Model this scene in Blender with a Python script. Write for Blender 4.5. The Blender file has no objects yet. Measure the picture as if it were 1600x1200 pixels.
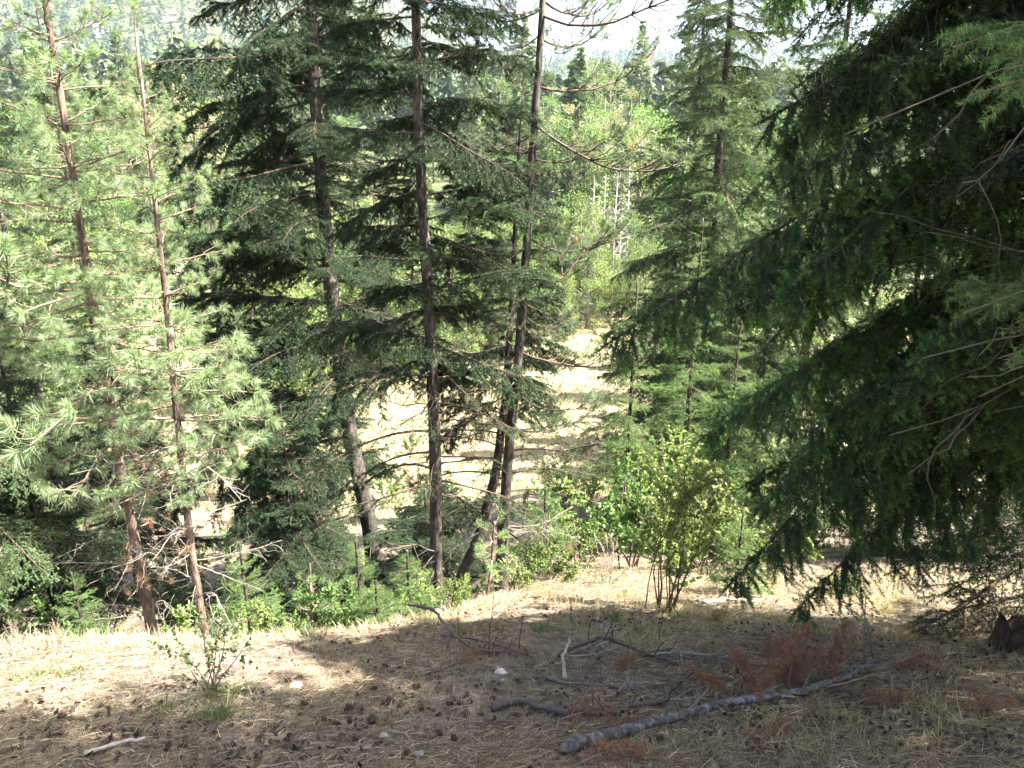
import bpy, math, random
import numpy as np
from mathutils import Matrix, Vector

SC = bpy.context.scene
COL = SC.collection
RNG = np.random.default_rng(11)

# ------------------------------------------------------------------ camera, sky, sun, exposure
PITCH = math.radians(18.0)
FPX = 1142.0                                   # focal length in pixels of the 1600 px wide photograph
cam_data = bpy.data.cameras.new('camera')
cam_data.sensor_width = 36.0
cam_data.lens = FPX / 1600.0 * 36.0
cam_data.clip_start = 0.05
cam_data.clip_end = 8000.0
cam = bpy.data.objects.new('camera', cam_data)
COL.objects.link(cam)
cam.location = (0, 0, 0)
cam.rotation_euler = (math.radians(90) - PITCH, 0, 0)
SC.camera = cam

SUN_EL = math.radians(54.0)
SUN_AZ = math.radians(91.0)                    # clockwise from +Y (view direction): sun stands on the right
world = bpy.data.worlds.new('World')
SC.world = world
world.use_nodes = True
wn = world.node_tree
bg = wn.nodes['Background']
sky = wn.nodes.new('ShaderNodeTexSky')
sky.sky_type = 'NISHITA'
sky.sun_disc = False
sky.sun_elevation = SUN_EL
sky.sun_rotation = SUN_AZ
sky.air_density = 1.0
sky.dust_density = 4.0
sky.ozone_density = 1.0
bg.inputs['Strength'].default_value = 0.057
wn.links.new(sky.outputs[0], bg.inputs['Color'])

sd = bpy.data.lights.new('sun', 'SUN')
sd.energy = 5.0
sd.angle = math.radians(0.53)
sd.color = (1.0, 0.95, 0.86)
sun = bpy.data.objects.new('sun', sd)
COL.objects.link(sun)
sdir = Vector((math.sin(SUN_AZ) * math.cos(SUN_EL), math.cos(SUN_AZ) * math.cos(SUN_EL), math.sin(SUN_EL)))
sun.rotation_euler = sdir.to_track_quat('Z', 'Y').to_euler()

SC.view_settings.view_transform = 'Standard'
SC.view_settings.look = 'None'
SC.view_settings.gamma = 1.0
SC.view_settings.use_curve_mapping = False
SC.view_settings.exposure = 3.2
cy = SC.cycles
cy.max_bounces = 6
cy.diffuse_bounces = 3
cy.glossy_bounces = 1
cy.transmission_bounces = 3
cy.transparent_max_bounces = 4
cy.volume_bounces = 0
cy.use_denoising = True
cy.caustics_reflective = False
cy.caustics_refractive = False
cy.sample_clamp_indirect = 6.0
cy.debug_use_spatial_splits = True
cy.adaptive_threshold = 0.03

# ------------------------------------------------------------------ small maths
CP, SP = math.cos(PITCH), math.sin(PITCH)
def ray(u, v):
    a, b = (u - 800) / FPX, (600 - v) / FPX
    return np.array([a, CP + b * SP, -SP + b * CP])
def on_y(u, v, Y):
    d = ray(u, v)
    return d * (Y / d[1])
def sstep(a, b, x):
    t = np.clip((np.asarray(x, float) - a) / (b - a), 0, 1)
    return t * t * (3 - 2 * t)
def smax(a, b, k):
    h = np.clip(0.5 + 0.5 * (a - b) / k, 0, 1)
    return b + (a - b) * h + k * h * (1 - h)
_ph = np.random.default_rng(5).uniform(0, 6.28, (40,))
def wob(x, y, f, n=4, s=0):
    r = 0
    for i in range(n):
        th = _ph[(i * 3 + s) % 40]
        r = r + np.sin((x * math.cos(th) + y * math.sin(th)) * f * (1 + .37 * i) + _ph[(i * 5 + 7 + s) % 40])
    return r / n
def terrain(x, y):
    x = np.asarray(x, float); y = np.asarray(y, float)
    yb = 5.38 + 0.75 * np.maximum(0, x + 2.6) ** 1.12 + .15 * np.sin(x * 1.3)
    near = -1.65 - 0.47 * np.maximum(y, -25) + 0.0 * x
    drop = 0.50 * (1 - sstep(-2.2, 0.6, x))
    d = y - yb
    near = near - drop * (np.clip(d, 0, 2.6) - .0) + 0.06 * np.maximum(d - 2.6, 0)
    near = near + 0.10 * wob(x, y, .55) + .035 * wob(x, y, 2.1, 4, 9) + .018 * wob(x, y, 6.5, 5, 17) + .010 * wob(x, y, 15, 5, 23) * (y < 12)
    floor = -16.0 + 0.35 * wob(x, y, .12) + .13 * np.maximum(y - 84, 0) * (1 - sstep(180, 300, y)) + 13.0 * sstep(180, 300, y)
    floor = floor + 5 * sstep(-15, -60, x) * sstep(20, 60, y)
    a = x / np.maximum(y, 50)
    top = 150 + 330 * (1 - sstep(-.42, .02, a))
    floor = floor + top * sstep(300, 1500, y) + sstep(300, 900, y) * 14 * wob(x, y, .008)
    return smax(near, floor, 1.6)
def hit(u, v):
    d = ray(u, v)
    t = 1.0
    while t < 3000:
        p = d * t
        if p[2] < terrain(p[0], p[1]):
            break
        t *= 1.01
    lo, hi = t / 1.01, t
    for _ in range(25):
        m = .5 * (lo + hi); p = d * m
        if p[2] < terrain(p[0], p[1]): hi = m
        else: lo = m
    return d * hi
def ground(x, y):
    return np.array([x, y, float(terrain(x, y))])
def nrm(a):
    return a / np.maximum(np.linalg.norm(a, axis=-1, keepdims=True), 1e-9)
def perp(d):
    h = np.where(np.abs(d[..., 2:3]) < .9, np.array([0, 0, 1.0]), np.array([1.0, 0, 0]))
    s = nrm(np.cross(d, h))
    return s, np.cross(s, d)

# ------------------------------------------------------------------ mesh builder (triangles, vertex colours, two material slots)
class MB:
    def __init__(self):
        self.V, self.F, self.C, self.M, self.n = [], [], [], [], 0
        self.tip = None
    def add(self, V, F, C, m=0):
        V = np.asarray(V, np.float32).reshape(-1, 3); F = np.asarray(F, np.int64).reshape(-1, 3)
        C = np.broadcast_to(np.asarray(C, np.float32), V.shape)
        self.V.append(V); self.F.append(F + self.n); self.C.append(C)
        self.M.append(np.full(len(F), m, np.int32)); self.n += len(V)
    def tube(self, path, rad, col, sides=6, m=0, cap=True, rough=0.0, rng=RNG):
        path = np.asarray(path, float); N = len(path)
        rad = np.broadcast_to(np.asarray(rad, float), (N,))
        t = nrm(np.gradient(path, axis=0))
        s, b = perp(t[0]); S = [s]
        for i in range(1, N):
            s = S[-1] - t[i] * np.dot(S[-1], t[i]); S.append(s / max(np.linalg.norm(s), 1e-9))
        S = np.array(S); B = np.cross(t, S)
        an = np.linspace(0, 2 * math.pi, sides, endpoint=False)
        rr = rad[:, None] * (1 + rough * rng.normal(size=(N, sides)))
        V = path[:, None] + rr[..., None] * (np.cos(an)[None, :, None] * S[:, None] + np.sin(an)[None, :, None] * B[:, None])
        i = np.arange(N - 1)[:, None]; j = np.arange(sides)[None]; k = (j + 1) % sides
        a, b_, c, d = i * sides + j, i * sides + k, (i + 1) * sides + k, (i + 1) * sides + j
        F = np.concatenate([np.stack([a, b_, c], -1).reshape(-1, 3), np.stack([a, c, d], -1).reshape(-1, 3)])
        if cap:
            e = (N - 1) * sides; jj = np.arange(1, sides - 1)
            F = np.concatenate([F, np.stack([np.zeros_like(jj), jj + 1, jj], -1), np.stack([e + 0 * jj, e + jj, e + jj + 1], -1)])
        self.add(V.reshape(-1, 3), F, col, m)
    def twigs(self, P0, P1, r0, r1, col, m=0):           # many three-sided twigs
        P0 = np.asarray(P0, float); P1 = np.asarray(P1, float); n = len(P0)
        if n == 0: return
        d = nrm(P1 - P0); s, b = perp(d)
        r0 = np.broadcast_to(np.asarray(r0, float), (n,)); r1 = np.broadcast_to(np.asarray(r1, float), (n,))
        V = np.zeros((n, 6, 3))
        for k in range(3):
            o = math.cos(2.0944 * k) * s + math.sin(2.0944 * k) * b
            V[:, k] = P0 + o * r0[:, None]; V[:, 3 + k] = P1 + o * r1[:, None]
        q = np.array([[0, 1, 4], [0, 4, 3], [1, 2, 5], [1, 5, 4], [2, 0, 3], [2, 3, 5]])
        F = (np.arange(n) * 6)[:, None, None] + q[None]
        C = np.repeat(np.broadcast_to(np.asarray(col, float), (n, 3)), 6, axis=0)
        self.add(V.reshape(-1, 3), F.reshape(-1, 3), C, m)
    def blades(self, B, D, L, W, col, rng, m=1, bend=0.0, wide=False):
        """needles (one triangle), bent blades (three triangles) or leaves (folded kites)"""
        B = np.asarray(B, float); n = len(B)
        if n == 0: return
        D = nrm(np.asarray(D, float))
        L = np.broadcast_to(np.asarray(L, float), (n,))[:, None]; W = np.broadcast_to(np.asarray(W, float), (n,))[:, None]
        s = nrm(np.cross(D, rng.normal(size=(n, 3))))
        col = np.broadcast_to(np.asarray(col, float), (n, 3))
        if wide:
            up = np.cross(s, D)
            V = np.stack([B, B + D * L * .45 + s * W * .5 + up * W * .14, B + D * L, B + D * L * .45 - s * W * .5 + up * W * .14], 1)
            q = np.array([[0, 1, 2], [0, 2, 3]]); k = 4
        elif np.any(np.asarray(bend) != 0):
            bd = np.asarray(bend, float)
            if bd.ndim == 1: bd = np.broadcast_to(bd, (n, 3))
            mid = B + D * L * .55 + bd * .3; tip = B + D * L + bd
            V = np.stack([B - s * W * .5, B + s * W * .5, mid - s * W * .4, mid + s * W * .4, tip], 1)
            q = np.array([[0, 1, 3], [0, 3, 2], [2, 3, 4]]); k = 5
        else:
            V = np.stack([B - s * W * .5, B + s * W * .5, B + D * L], 1); q = np.array([[0, 1, 2]]); k = 3
        F = (np.arange(n) * k)[:, None, None] + q[None]
        self.add(V.reshape(-1, 3), F.reshape(-1, 3), np.repeat(col, k, axis=0), m)
    def mesh(self, name, mats, smooth=False):
        V = np.concatenate(self.V); F = np.concatenate(self.F); C = np.concatenate(self.C); M = np.concatenate(self.M)
        me = bpy.data.meshes.new(name)
        me.vertices.add(len(V)); me.vertices.foreach_set('co', V.astype(np.float32).ravel())
        me.loops.add(len(F) * 3); me.loops.foreach_set('vertex_index', F.astype(np.int32).ravel())
        me.polygons.add(len(F)); me.polygons.foreach_set('loop_start', np.arange(0, len(F) * 3, 3, dtype=np.int32))
        me.polygons.foreach_set('material_index', M)
        for m in mats: me.materials.append(m)
        at = me.color_attributes.new('Col', 'FLOAT_COLOR', 'POINT')
        at.data.foreach_set('color', np.concatenate([C, np.ones((len(C), 1), np.float32)], 1).astype(np.float32).ravel())
        if smooth: me.polygons.foreach_set('use_smooth', np.ones(len(F), bool))
        me.update(); me.validate()
        if self.tip is not None: me['tip'] = [float(v) for v in self.tip]
        return me

def obj(name, me, parent=None, loc=(0, 0, 0)):
    o = bpy.data.objects.new(name, me); COL.objects.link(o)
    o.location = loc
    if parent is not None: o.parent = parent
    return o
def tag(o, label=None, cat=None, group=None, kind=None):
    if label: o['label'] = label
    if cat: o['category'] = cat
    if group: o['group'] = group
    if kind: o['kind'] = kind
    return o
def empty(name, loc, parent=None):
    o = obj(name, None, parent, loc); o.empty_display_size = .2
    return o

# ------------------------------------------------------------------ materials
def new_mat(name):
    m = bpy.data.materials.new(name); m.use_nodes = True
    nt = m.node_tree
    return m, nt, nt.nodes['Principled BSDF'], nt.nodes['Material Output']
def node(nt, t, **kw):
    n = nt.nodes.new(t)
    for k, v in kw.items(): setattr(n, k, v)
    return n
def mix_rgb(nt, fac, a, b, mode='MIX'):
    n = node(nt, 'ShaderNodeMix', data_type='RGBA', blend_type=mode)
    for s, v in ((n.inputs[0], fac), (n.inputs[6], a), (n.inputs[7], b)):
        if hasattr(v, 'is_linked'): nt.links.new(v, s)
        elif isinstance(v, (int, float)): s.default_value = v
        else: s.default_value = (*v, 1)
    return n.outputs[2]
def noise(nt, scale, detail=6, rough=.6, vec=None, dist=0.0):
    n = node(nt, 'ShaderNodeTexNoise'); n.inputs['Scale'].default_value = scale
    n.inputs['Detail'].default_value = detail; n.inputs['Roughness'].default_value = rough
    n.inputs['Distortion'].default_value = dist
    if vec is not None: nt.links.new(vec, n.inputs['Vector'])
    return n.outputs['Fac']
def ramp(nt, fac, stops):
    n = node(nt, 'ShaderNodeValToRGB'); nt.links.new(fac, n.inputs[0])
    e = n.color_ramp.elements
    while len(e) < len(stops): e.new(.5)
    for el, (p, c) in zip(e, stops):
        el.position = p; el.color = (*c, 1) if not isinstance(c, (int, float)) else (c, c, c, 1)
    return n.outputs[0]
def bump(nt, bsdf, h, strength, dist):
    b = node(nt, 'ShaderNodeBump'); b.inputs['Strength'].default_value = strength; b.inputs['Distance'].default_value = dist
    nt.links.new(h, b.inputs['Height']); nt.links.new(b.outputs[0], bsdf.inputs['Normal'])

def foliage_mat(name, transl=.3, rough=.55, spec=.35, vary=.25):
    m, nt, p, out = new_mat(name)
    a = node(nt, 'ShaderNodeAttribute', attribute_name='Col')
    oi = node(nt, 'ShaderNodeObjectInfo')
    hsv = node(nt, 'ShaderNodeHueSaturation')
    mr = node(nt, 'ShaderNodeMapRange'); mr.inputs[3].default_value = 1 - vary; mr.inputs[4].default_value = 1 + vary
    nt.links.new(oi.outputs['Random'], mr.inputs[0]); nt.links.new(mr.outputs[0], hsv.inputs['Value'])
    nt.links.new(a.outputs['Color'], hsv.inputs['Color'])
    nt.links.new(hsv.outputs[0], p.inputs['Base Color'])
    p.inputs['Roughness'].default_value = rough; p.inputs['Specular IOR Level'].default_value = spec
    t = node(nt, 'ShaderNodeBsdfTranslucent')
    g = mix_rgb(nt, 1.0, hsv.outputs[0], (1.0, 1.0, .55), 'MULTIPLY')
    nt.links.new(g, t.inputs[0])
    mx = node(nt, 'ShaderNodeMixShader'); mx.inputs[0].default_value = transl
    nt.links.new(p.outputs[0], mx.inputs[1]); nt.links.new(t.outputs[0], mx.inputs[2]); nt.links.new(mx.outputs[0], out.inputs[0])
    return m
M_NEEDLE = foliage_mat('fir_needles', .30)
M_SPRUCE = foliage_mat('spruce_needles', .38, .5, .35, .5)  # wide random value per branch puts sunlit patches into the needle colour
M_PINE = foliage_mat('pine_needles', .42, .45, .5)
M_LEAF = foliage_mat('broad_leaves', .42, .5, .4)
M_DRY = foliage_mat('dry_grass', .30, .7, .25, .1)

def bark_mat(name, c0, c1, c2, scale=9.0, vscale=.28, bstr=.9):
    m, nt, p, out = new_mat(name)
    tc = node(nt, 'ShaderNodeTexCoord'); mp = node(nt, 'ShaderNodeMapping'); mp.inputs['Scale'].default_value = (1, 1, vscale)
    nt.links.new(tc.outputs['Object'], mp.inputs[0])
    n1 = noise(nt, scale, 8, .68, mp.outputs[0], .6)
    n2 = noise(nt, scale * 4.5, 5, .6, mp.outputs[0])
    n3 = noise(nt, 1.7, 4, .6, tc.outputs['Object'])
    c = ramp(nt, n1, [(.34, c0), (.5, c1), (.66, c2)])
    c = mix_rgb(nt, .45, c, ramp(nt, n2, [(.3, .35), (.7, 1.0)]), 'MULTIPLY')
    lich = ramp(nt, n3, [(.56, 0.0), (.68, .45)])
    c = mix_rgb(nt, lich, c, (.27, .27, .22))
    nt.links.new(c, p.inputs['Base Color'])
    p.inputs['Roughness'].default_value = .9; p.inputs['Specular IOR Level'].default_value = .15
    bump(nt, p, n1, bstr, .03)
    return m
M_BARK_PINE = bark_mat('pine_bark', (.05, .034, .028), (.15, .105, .082), (.28, .21, .17), 13)
M_BARK_FIR = bark_mat('fir_bark', (.022, .018, .016), (.068, .056, .049), (.16, .14, .125), 13)
M_BARK_LOG = bark_mat('log_bark', (.04, .036, .034), (.135, .125, .118), (.32, .31, .295), 20, .6)
M_BARK_STUMP = bark_mat('stump_wood', (.02, .014, .01), (.07, .05, .035), (.13, .10, .075), 12, .2, 1.0)
def wood_mat(name, rough=.85):
    m, nt, p, out = new_mat(name)
    a = node(nt, 'ShaderNodeAttribute', attribute_name='Col')
    tc = node(nt, 'ShaderNodeTexCoord')
    n1 = noise(nt, 26, 6, .65, tc.outputs['Object'])
    c = mix_rgb(nt, .65, a.outputs['Color'], ramp(nt, n1, [(.3, .4), (.7, 1.25)]), 'MULTIPLY')
    nt.links.new(c, p.inputs['Base Color']); p.inputs['Roughness'].default_value = rough
    p.inputs['Specular IOR Level'].default_value = .2
    bump(nt, p, n1, .5, .01)
    return m
M_WOOD = wood_mat('twig_wood')
M_ROCK = wood_mat('pale_rock')
M_WALL = wood_mat('house_paint')

def ground_mat():
    m, nt, p, out = new_mat('ground_litter')
    g = node(nt, 'ShaderNodeNewGeometry'); P = g.outputs['Position']
    sx = node(nt, 'ShaderNodeSeparateXYZ'); nt.links.new(P, sx.inputs[0])
    n1 = noise(nt, 1.1, 6, .62, P); n2 = noise(nt, 7, 8, .7, P, .5); n3 = noise(nt, 38, 5, .7, P); n4 = noise(nt, .06, 5, .6, P)
    lit = ramp(nt, n2, [(.32, (.040, .032, .026)), (.48, (.13, .108, .085)), (.64, (.27, .23, .18))])
    red = ramp(nt, n3, [(.35, (.08, .056, .040)), (.65, (.22, .155, .105))])
    near = mix_rgb(nt, ramp(nt, n1, [(.45, 0.0), (.62, .6)]), lit, red)
    near = mix_rgb(nt, .5, near, ramp(nt, n3, [(.3, .45), (.7, 1.2)]), 'MULTIPLY')
    mead = ramp(nt, noise(nt, .35, 8, .7, P), [(.3, (.11, .105, .055)), (.5, (.25, .21, .125)), (.7, (.36, .31, .20))])
    mead = mix_rgb(nt, .5, mead, ramp(nt, noise(nt, 5, 6, .7, P), [(.3, .55), (.7, 1.15)]), 'MULTIPLY')
    forest = ramp(nt, n4, [(.46, (.045, .06, .025)), (.58, (.09, .09, .045)), (.68, (.22, .19, .11))])
    def step(y0, y1):
        r = node(nt, 'ShaderNodeMapRange', interpolation_type='SMOOTHSTEP')
        r.inputs[1].default_value = y0; r.inputs[2].default_value = y1
        nt.links.new(sx.outputs['Y'], r.inputs[0]); return r.outputs[0]
    c = mix_rgb(nt, step(21, 30), near, mead)
    c = mix_rgb(nt, step(84, 100), c, forest)
    nt.links.new(c, p.inputs['Base Color']); p.inputs['Roughness'].default_value = .95
    p.inputs['Specular IOR Level'].default_value = .1
    ad = node(nt, 'ShaderNodeMath', operation='ADD'); nt.links.new(n2, ad.inputs[0]); nt.links.new(n3, ad.inputs[1])
    bump(nt, p, ad.outputs[0], .8, .04)
    return m
M_GROUND = ground_mat()

# ------------------------------------------------------------------ the ground
def axis(parts):
    a = []
    for lo, hi, n in parts: a.append(np.linspace(lo, hi, n, endpoint=False))
    a.append(np.array([parts[-1][1]])); return np.concatenate(a)
gx = axis([(-2600, -700, 16), (-700, -150, 24), (-150, -40, 28), (-40, -9, 32), (-9, 9, 260), (9, 40, 32), (40, 150, 28), (150, 700, 24), (700, 2600, 16)])
gy = axis([(-40, 1.5, 24), (1.5, 9, 130), (9, 13, 24), (13, 40, 60), (40, 110, 50), (110, 320, 40), (320, 1800, 70), (1800, 3600, 10)])
X, Y = np.meshgrid(gx, gy)
gb = MB()
ii = np.arange(len(gy) - 1)[:, None] * len(gx); jj = np.arange(len(gx) - 1)[None]
q0 = (ii + jj).ravel(); w_ = len(gx)
gb.add(np.stack([X, Y, terrain(X, Y)], -1).reshape(-1, 3),
       np.concatenate([np.stack([q0, q0 + 1, q0 + w_ + 1], -1), np.stack([q0, q0 + w_ + 1, q0 + w_], -1)]), (1, 1, 1))
tag(obj('ground', gb.mesh('ground', [M_GROUND], True)), 'sloping dry forest ground falling to a valley', kind='structure')

# ------------------------------------------------------------------ branch generators (grow along +X, up is +Z)
def jit(rng, c, n, s=.22, hue=.12):
    v = np.exp(rng.normal(0, s, (n, 1))) * np.asarray(c)[None]
    return np.clip(v * (1 + hue * rng.normal(size=(n, 3))), .003, .95)
def conifer_branch(seed, L, sec_sp, sec_f, ter_sp, ter_len, nl, nw, dens, rise=.10, droop=.28, hang=.35, bare=.12,
                   col=(.045, .085, .035), tipcol=(.09, .16, .05), wood=(.10, .075, .055), r0=.018, deadf=0.0, wig=.03, fuzz=0.0):
    rng = np.random.default_rng(seed); mb = MB()
    t = np.linspace(0, 1, 15)
    ph1, ph2 = rng.uniform(0, 6, 2)
    wy = wig * L * (np.sin(t * rng.uniform(3, 6) + ph1) - math.sin(ph1))
    path = np.stack([t * L, wy, L * (rise * t - droop * t * t) + .5 * wig * L * (np.sin(t * rng.uniform(5, 9) + ph2) - math.sin(ph2))], -1)
    mb.tip = path[-1]
    mb.tube(path, r0 * (1 - .85 * t) + .0015, wood, 5, 0)
    ts = np.arange(bare, .985, sec_sp / L); n = len(ts)
    ts = np.clip(ts + rng.normal(0, .2 * sec_sp / L, n), bare * .8, .99)
    side = np.where(np.arange(n) % 2 == 0, 1, -1)
    ps = np.stack([np.interp(ts, t, path[:, k]) for k in range(3)], -1)
    tan = nrm(np.stack([np.interp(ts, t, np.gradient(path[:, k])) for k in range(3)], -1))
    ang = rng.normal(.95, .16, n); lat = np.stack([-tan[:, 1], tan[:, 0], 0 * ts], -1)
    sl = L * sec_f * np.minimum(1, (1 - ts) * 1.7 + .07) * np.minimum(1, .35 + ts * 2.4) * rng.uniform(.6, 1.15, n)
    d0 = nrm(np.cos(ang)[:, None] * tan + np.sin(ang)[:, None] * side[:, None] * lat + np.array([0, 0, 1]) * rng.normal(-.05 - hang * .4, .26, (n, 1)))
    hs = hang * rng.uniform(.1, 1.3, (n, 1)); K = 5; seg = [ps]; d = d0
    for k in range(K):
        seg.append(seg[-1] + d * (sl / K)[:, None])
        d = nrm(d + np.array([0, 0, -1.0]) * hs * .38 + rng.normal(0, .09, (n, 3)))
    S0 = np.concatenate(seg[:-1]); S1 = np.concatenate(seg[1:]); SK = np.repeat(np.arange(K), n)
    keep = rng.random(n) > .06; kk = np.tile(keep, K); S0, S1, SK = S0[kk], S1[kk], SK[kk]
    mb.twigs(S0, S1, r0 * .22 * (1 - SK / K * .7) + .0008, r0 * .22 * (1 - (SK + 1) / K * .7) + .0006, wood, 0)
    # tertiary twigs
    ln = np.linalg.norm(S1 - S0, axis=1); cnt = rng.poisson(ln / ter_sp); idx = np.repeat(np.arange(len(S0)), cnt); m = len(idx)
    p0 = S0[idx] + (S1 - S0)[idx] * rng.random((m, 1))
    td = nrm((S1 - S0)[idx]); ax = nrm(np.cross(td, np.array([0, 0, 1.0]))); sd_ = rng.choice([-1, 1], m)[:, None]
    dd = nrm(td * rng.uniform(.45, .9, (m, 1)) + ax * sd_ * rng.uniform(.5, .9, (m, 1)) + np.array([0, 0, 1]) * rng.normal(-hang * .75, .22, (m, 1)))
    tl = ter_len * rng.uniform(.45, 1.25, m)
    p1 = p0 + dd * tl[:, None]; p1[:, 2] -= hang * tl * .25
    if fuzz > 0:
        nf = int(L / fuzz); tf = rng.uniform(bare, 1, nf); pf = np.stack([np.interp(tf, t, path[:, k]) for k in range(3)], -1); df = nrm(rng.normal(0, 1, (nf, 3)) + np.array([.7, 0, .25]))
        p0 = np.concatenate([p0, pf]); p1 = np.concatenate([p1, pf + df * (ter_len * rng.uniform(.4, 1.2, nf))[:, None]])
    mb.twigs(p0, p1, .0016, .0008, wood, 0)
    # needles
    A0 = np.concatenate([p0, S0[SK > 0], path[6:-1]]); A1 = np.concatenate([p1, S1[SK > 0], path[7:]])
    twc = jit(rng, col, len(A0), .20, .08); al = np.linalg.norm(A1 - A0, axis=1)
    dead = rng.random(len(A0)) < deadf
    twc[dead] = np.array([.16, .085, .04])
    cn = rng.poisson(al * dens); ix = np.repeat(np.arange(len(A0)), cn); q = len(ix); f = rng.random((q, 1))
    b = A0[ix] + (A1 - A0)[ix] * f; tg = nrm((A1 - A0)[ix]); s_, b_ = perp(tg); th = rng.uniform(0, 6.283, (q, 1))
    nd = tg * rng.uniform(.35, .8, (q, 1)) + s_ * np.cos(th) + b_ * np.sin(th)
    isd = dead[ix][:, None]
    c = np.where(isd, twc[ix], twc[ix] * (1 - f ** 3) + np.asarray(tipcol) * f ** 3) * np.exp(rng.normal(0, .14, (q, 1)))
    mb.blades(b, nd, nl * rng.uniform(.7, 1.15, q), nw, c, rng, 1)
    return mb
def tuft(mb, rng, p, d, n, nl, nw, col, span=.13, brown=False):
    d = nrm(np.asarray(d, float)); s, b = perp(d)
    th = rng.uniform(0, 6.283, (n, 1)); f = rng.random((n, 1)) ** .7
    base = p - d * span * (1 - f)
    nd = d * (rng.uniform(.15, 1.1, (n, 1)) * (.35 + f)) + (s * np.cos(th) + b * np.sin(th)) * rng.uniform(.5, 1, (n, 1))
    L = nl * rng.uniform(.75, 1.1, n)
    bend = np.array([0, 0, -1.0]) * (L[:, None] * rng.uniform(.08, .25, (n, 1)))
    c = jit(rng, col, n, .18, .06)
    mb.blades(base, nd, L, nw, c, rng, 1, bend=bend)
def wander(rng, p, d, L, n, w, grav=0.0):
    pts = [np.asarray(p, float)]; d = nrm(np.asarray(d, float))
    for k in range(n):
        pts.append(pts[-1] + d * L / n)
        d = nrm(d + rng.normal(0, w, 3) + np.array([0, 0, grav]))
    return np.array(pts), d
PG = (.205, .28, .15); PB = (.27, .165, .10)
def pine_branch(seed, L, shoots, ntuft, nl, nw, col=PG, up=.12, wood=(.20, .15, .11), brownf=.02, r0=.014, tuft_main=True):
    rng = np.random.default_rng(seed); mb = MB()
    path, d = wander(rng, (0, 0, 0), (1, 0, -.05), L, 10, .09, up / 3)
    t = np.linspace(0, 1, 11)
    mb.tip = path[-1]
    mb.tube(path, r0 * (1 - .7 * t) + .002, wood, 5, 0)
    ends = [(path[-1], d)] if tuft_main else []
    for k in range(shoots):
        f = rng.uniform(.22, .97); i = int(f * 10)
        a = rng.choice([-1, 1]) * rng.uniform(.5, 1.1)
        tg = nrm(path[min(i + 1, 10)] - path[i])
        dd = np.array([tg[0] * math.cos(a) - tg[1] * math.sin(a), tg[0] * math.sin(a) + tg[1] * math.cos(a), tg[2] + rng.normal(.1, .25)])
        pp, de = wander(rng, path[i], dd, L * rng.uniform(.18, .42), 5, .16, up / 2)
        mb.tube(pp, np.linspace(r0 * .45, .0025, 6), wood, 4, 0); ends.append((pp[-1], de))
    for p, de in ends:
        br = rng.random() < brownf
        tuft(mb, rng, p, de, int(ntuft * (.45 if br else 1) * rng.uniform(.35, 1.3)), nl * (.8 if br else rng.uniform(.6, 1.12)), nw, PB if br else col)
    return mb
def dead_branch(seed, L, n_sub, wood=(.27, .24, .20), r0=.007, brown_tufts=0, curl=.28):
    rng = np.random.default_rng(seed); mb = MB()
    path, d = wander(rng, (0, 0, 0), (1, 0, .05), L, 12, .13, -.02)
    mb.tip = path[-1]
    mb.tube(path, np.linspace(r0, .0025, 13), wood, 5, 0)
    ends = [path[-1]]
    for k in range(n_sub):
        i = rng.integers(2, 12); dd = nrm(path[min(i + 1, 12)] - path[i]) + rng.normal(0, .7, 3)
        pp, _ = wander(rng, path[i], dd, L * rng.uniform(.15, .45), 8, curl, .02)
        mb.tube(pp, np.linspace(r0 * .4, .0015, 9), np.array(wood) * rng.uniform(.8, 1.15), 4, 0)
        ends.append(pp[-1])
        if rng.random() < .7:
            j = rng.integers(2, 8); p2, _ = wander(rng, pp[j], rng.normal(0, 1, 3), L * rng.uniform(.08, .2), 6, curl, 0)
            mb.tube(p2, np.linspace(r0 * .22, .001, 7), wood, 3, 0)
    for k in range(brown_tufts):
        p = ends[rng.integers(0, len(ends))]; tuft(mb, rng, p, rng.normal(0, 1, 3), 45, .11, .004, PB, .06)
    return mb

FIRG, FIRT = (.024, .050, .024), (.050, .092, .034)
FIR = [(conifer_branch(100 + i, 2.4, .050, .38, .028, .15, .034, .0095, 240, rise=.12, droop=.24 + .06 * (i % 3), hang=.30 + .12 * (i % 2),
        col=FIRG, tipcol=FIRT).mesh('fir_branch', [M_WOOD, M_NEEDLE]), 2.4) for i in range(4)]
FIR_S = [(conifer_branch(120 + i, 1.1, .042, .46, .028, .14, .032, .0088, 250, rise=.22, droop=.16, hang=.18,
        col=FIRG, tipcol=FIRT, r0=.011).mesh('fir_branch', [M_WOOD, M_NEEDLE]), 1.1) for i in range(3)]
FIR_T = [(conifer_branch(140 + i, 2.0, .080, .32, .05, .13, .032, .0072, 180, rise=.05, droop=.30, hang=.30, bare=.40,
        col=FIRG, tipcol=FIRT, deadf=.05).mesh('fir_branch', [M_WOOD, M_NEEDLE]), 2.0) for i in range(3)]     # thin lower branches
SPG, SPT = (.036, .080, .034), (.15, .30, .065)
SPR = [(conifer_branch(160 + i, 4.2, .048, (.22, .26, .19, .24)[i], .021, .15, .026, .0050, 380, rise=.10 + .05 * (i % 2), droop=.16 + .07 * i, hang=(.75, .95, .6, .85)[i], bare=.16,
        col=SPG, tipcol=SPT, wood=(.10, .085, .07), r0=.016, wig=.06, fuzz=.018).mesh('spruce_branch', [M_WOOD, M_SPRUCE]), 4.2) for i in range(4)]
SPR_D = [(dead_branch(190 + i, 2.6, 12, (.15, .135, .10), .009).mesh('bare_branch', [M_WOOD]), 2.6) for i in range(2)]
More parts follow.
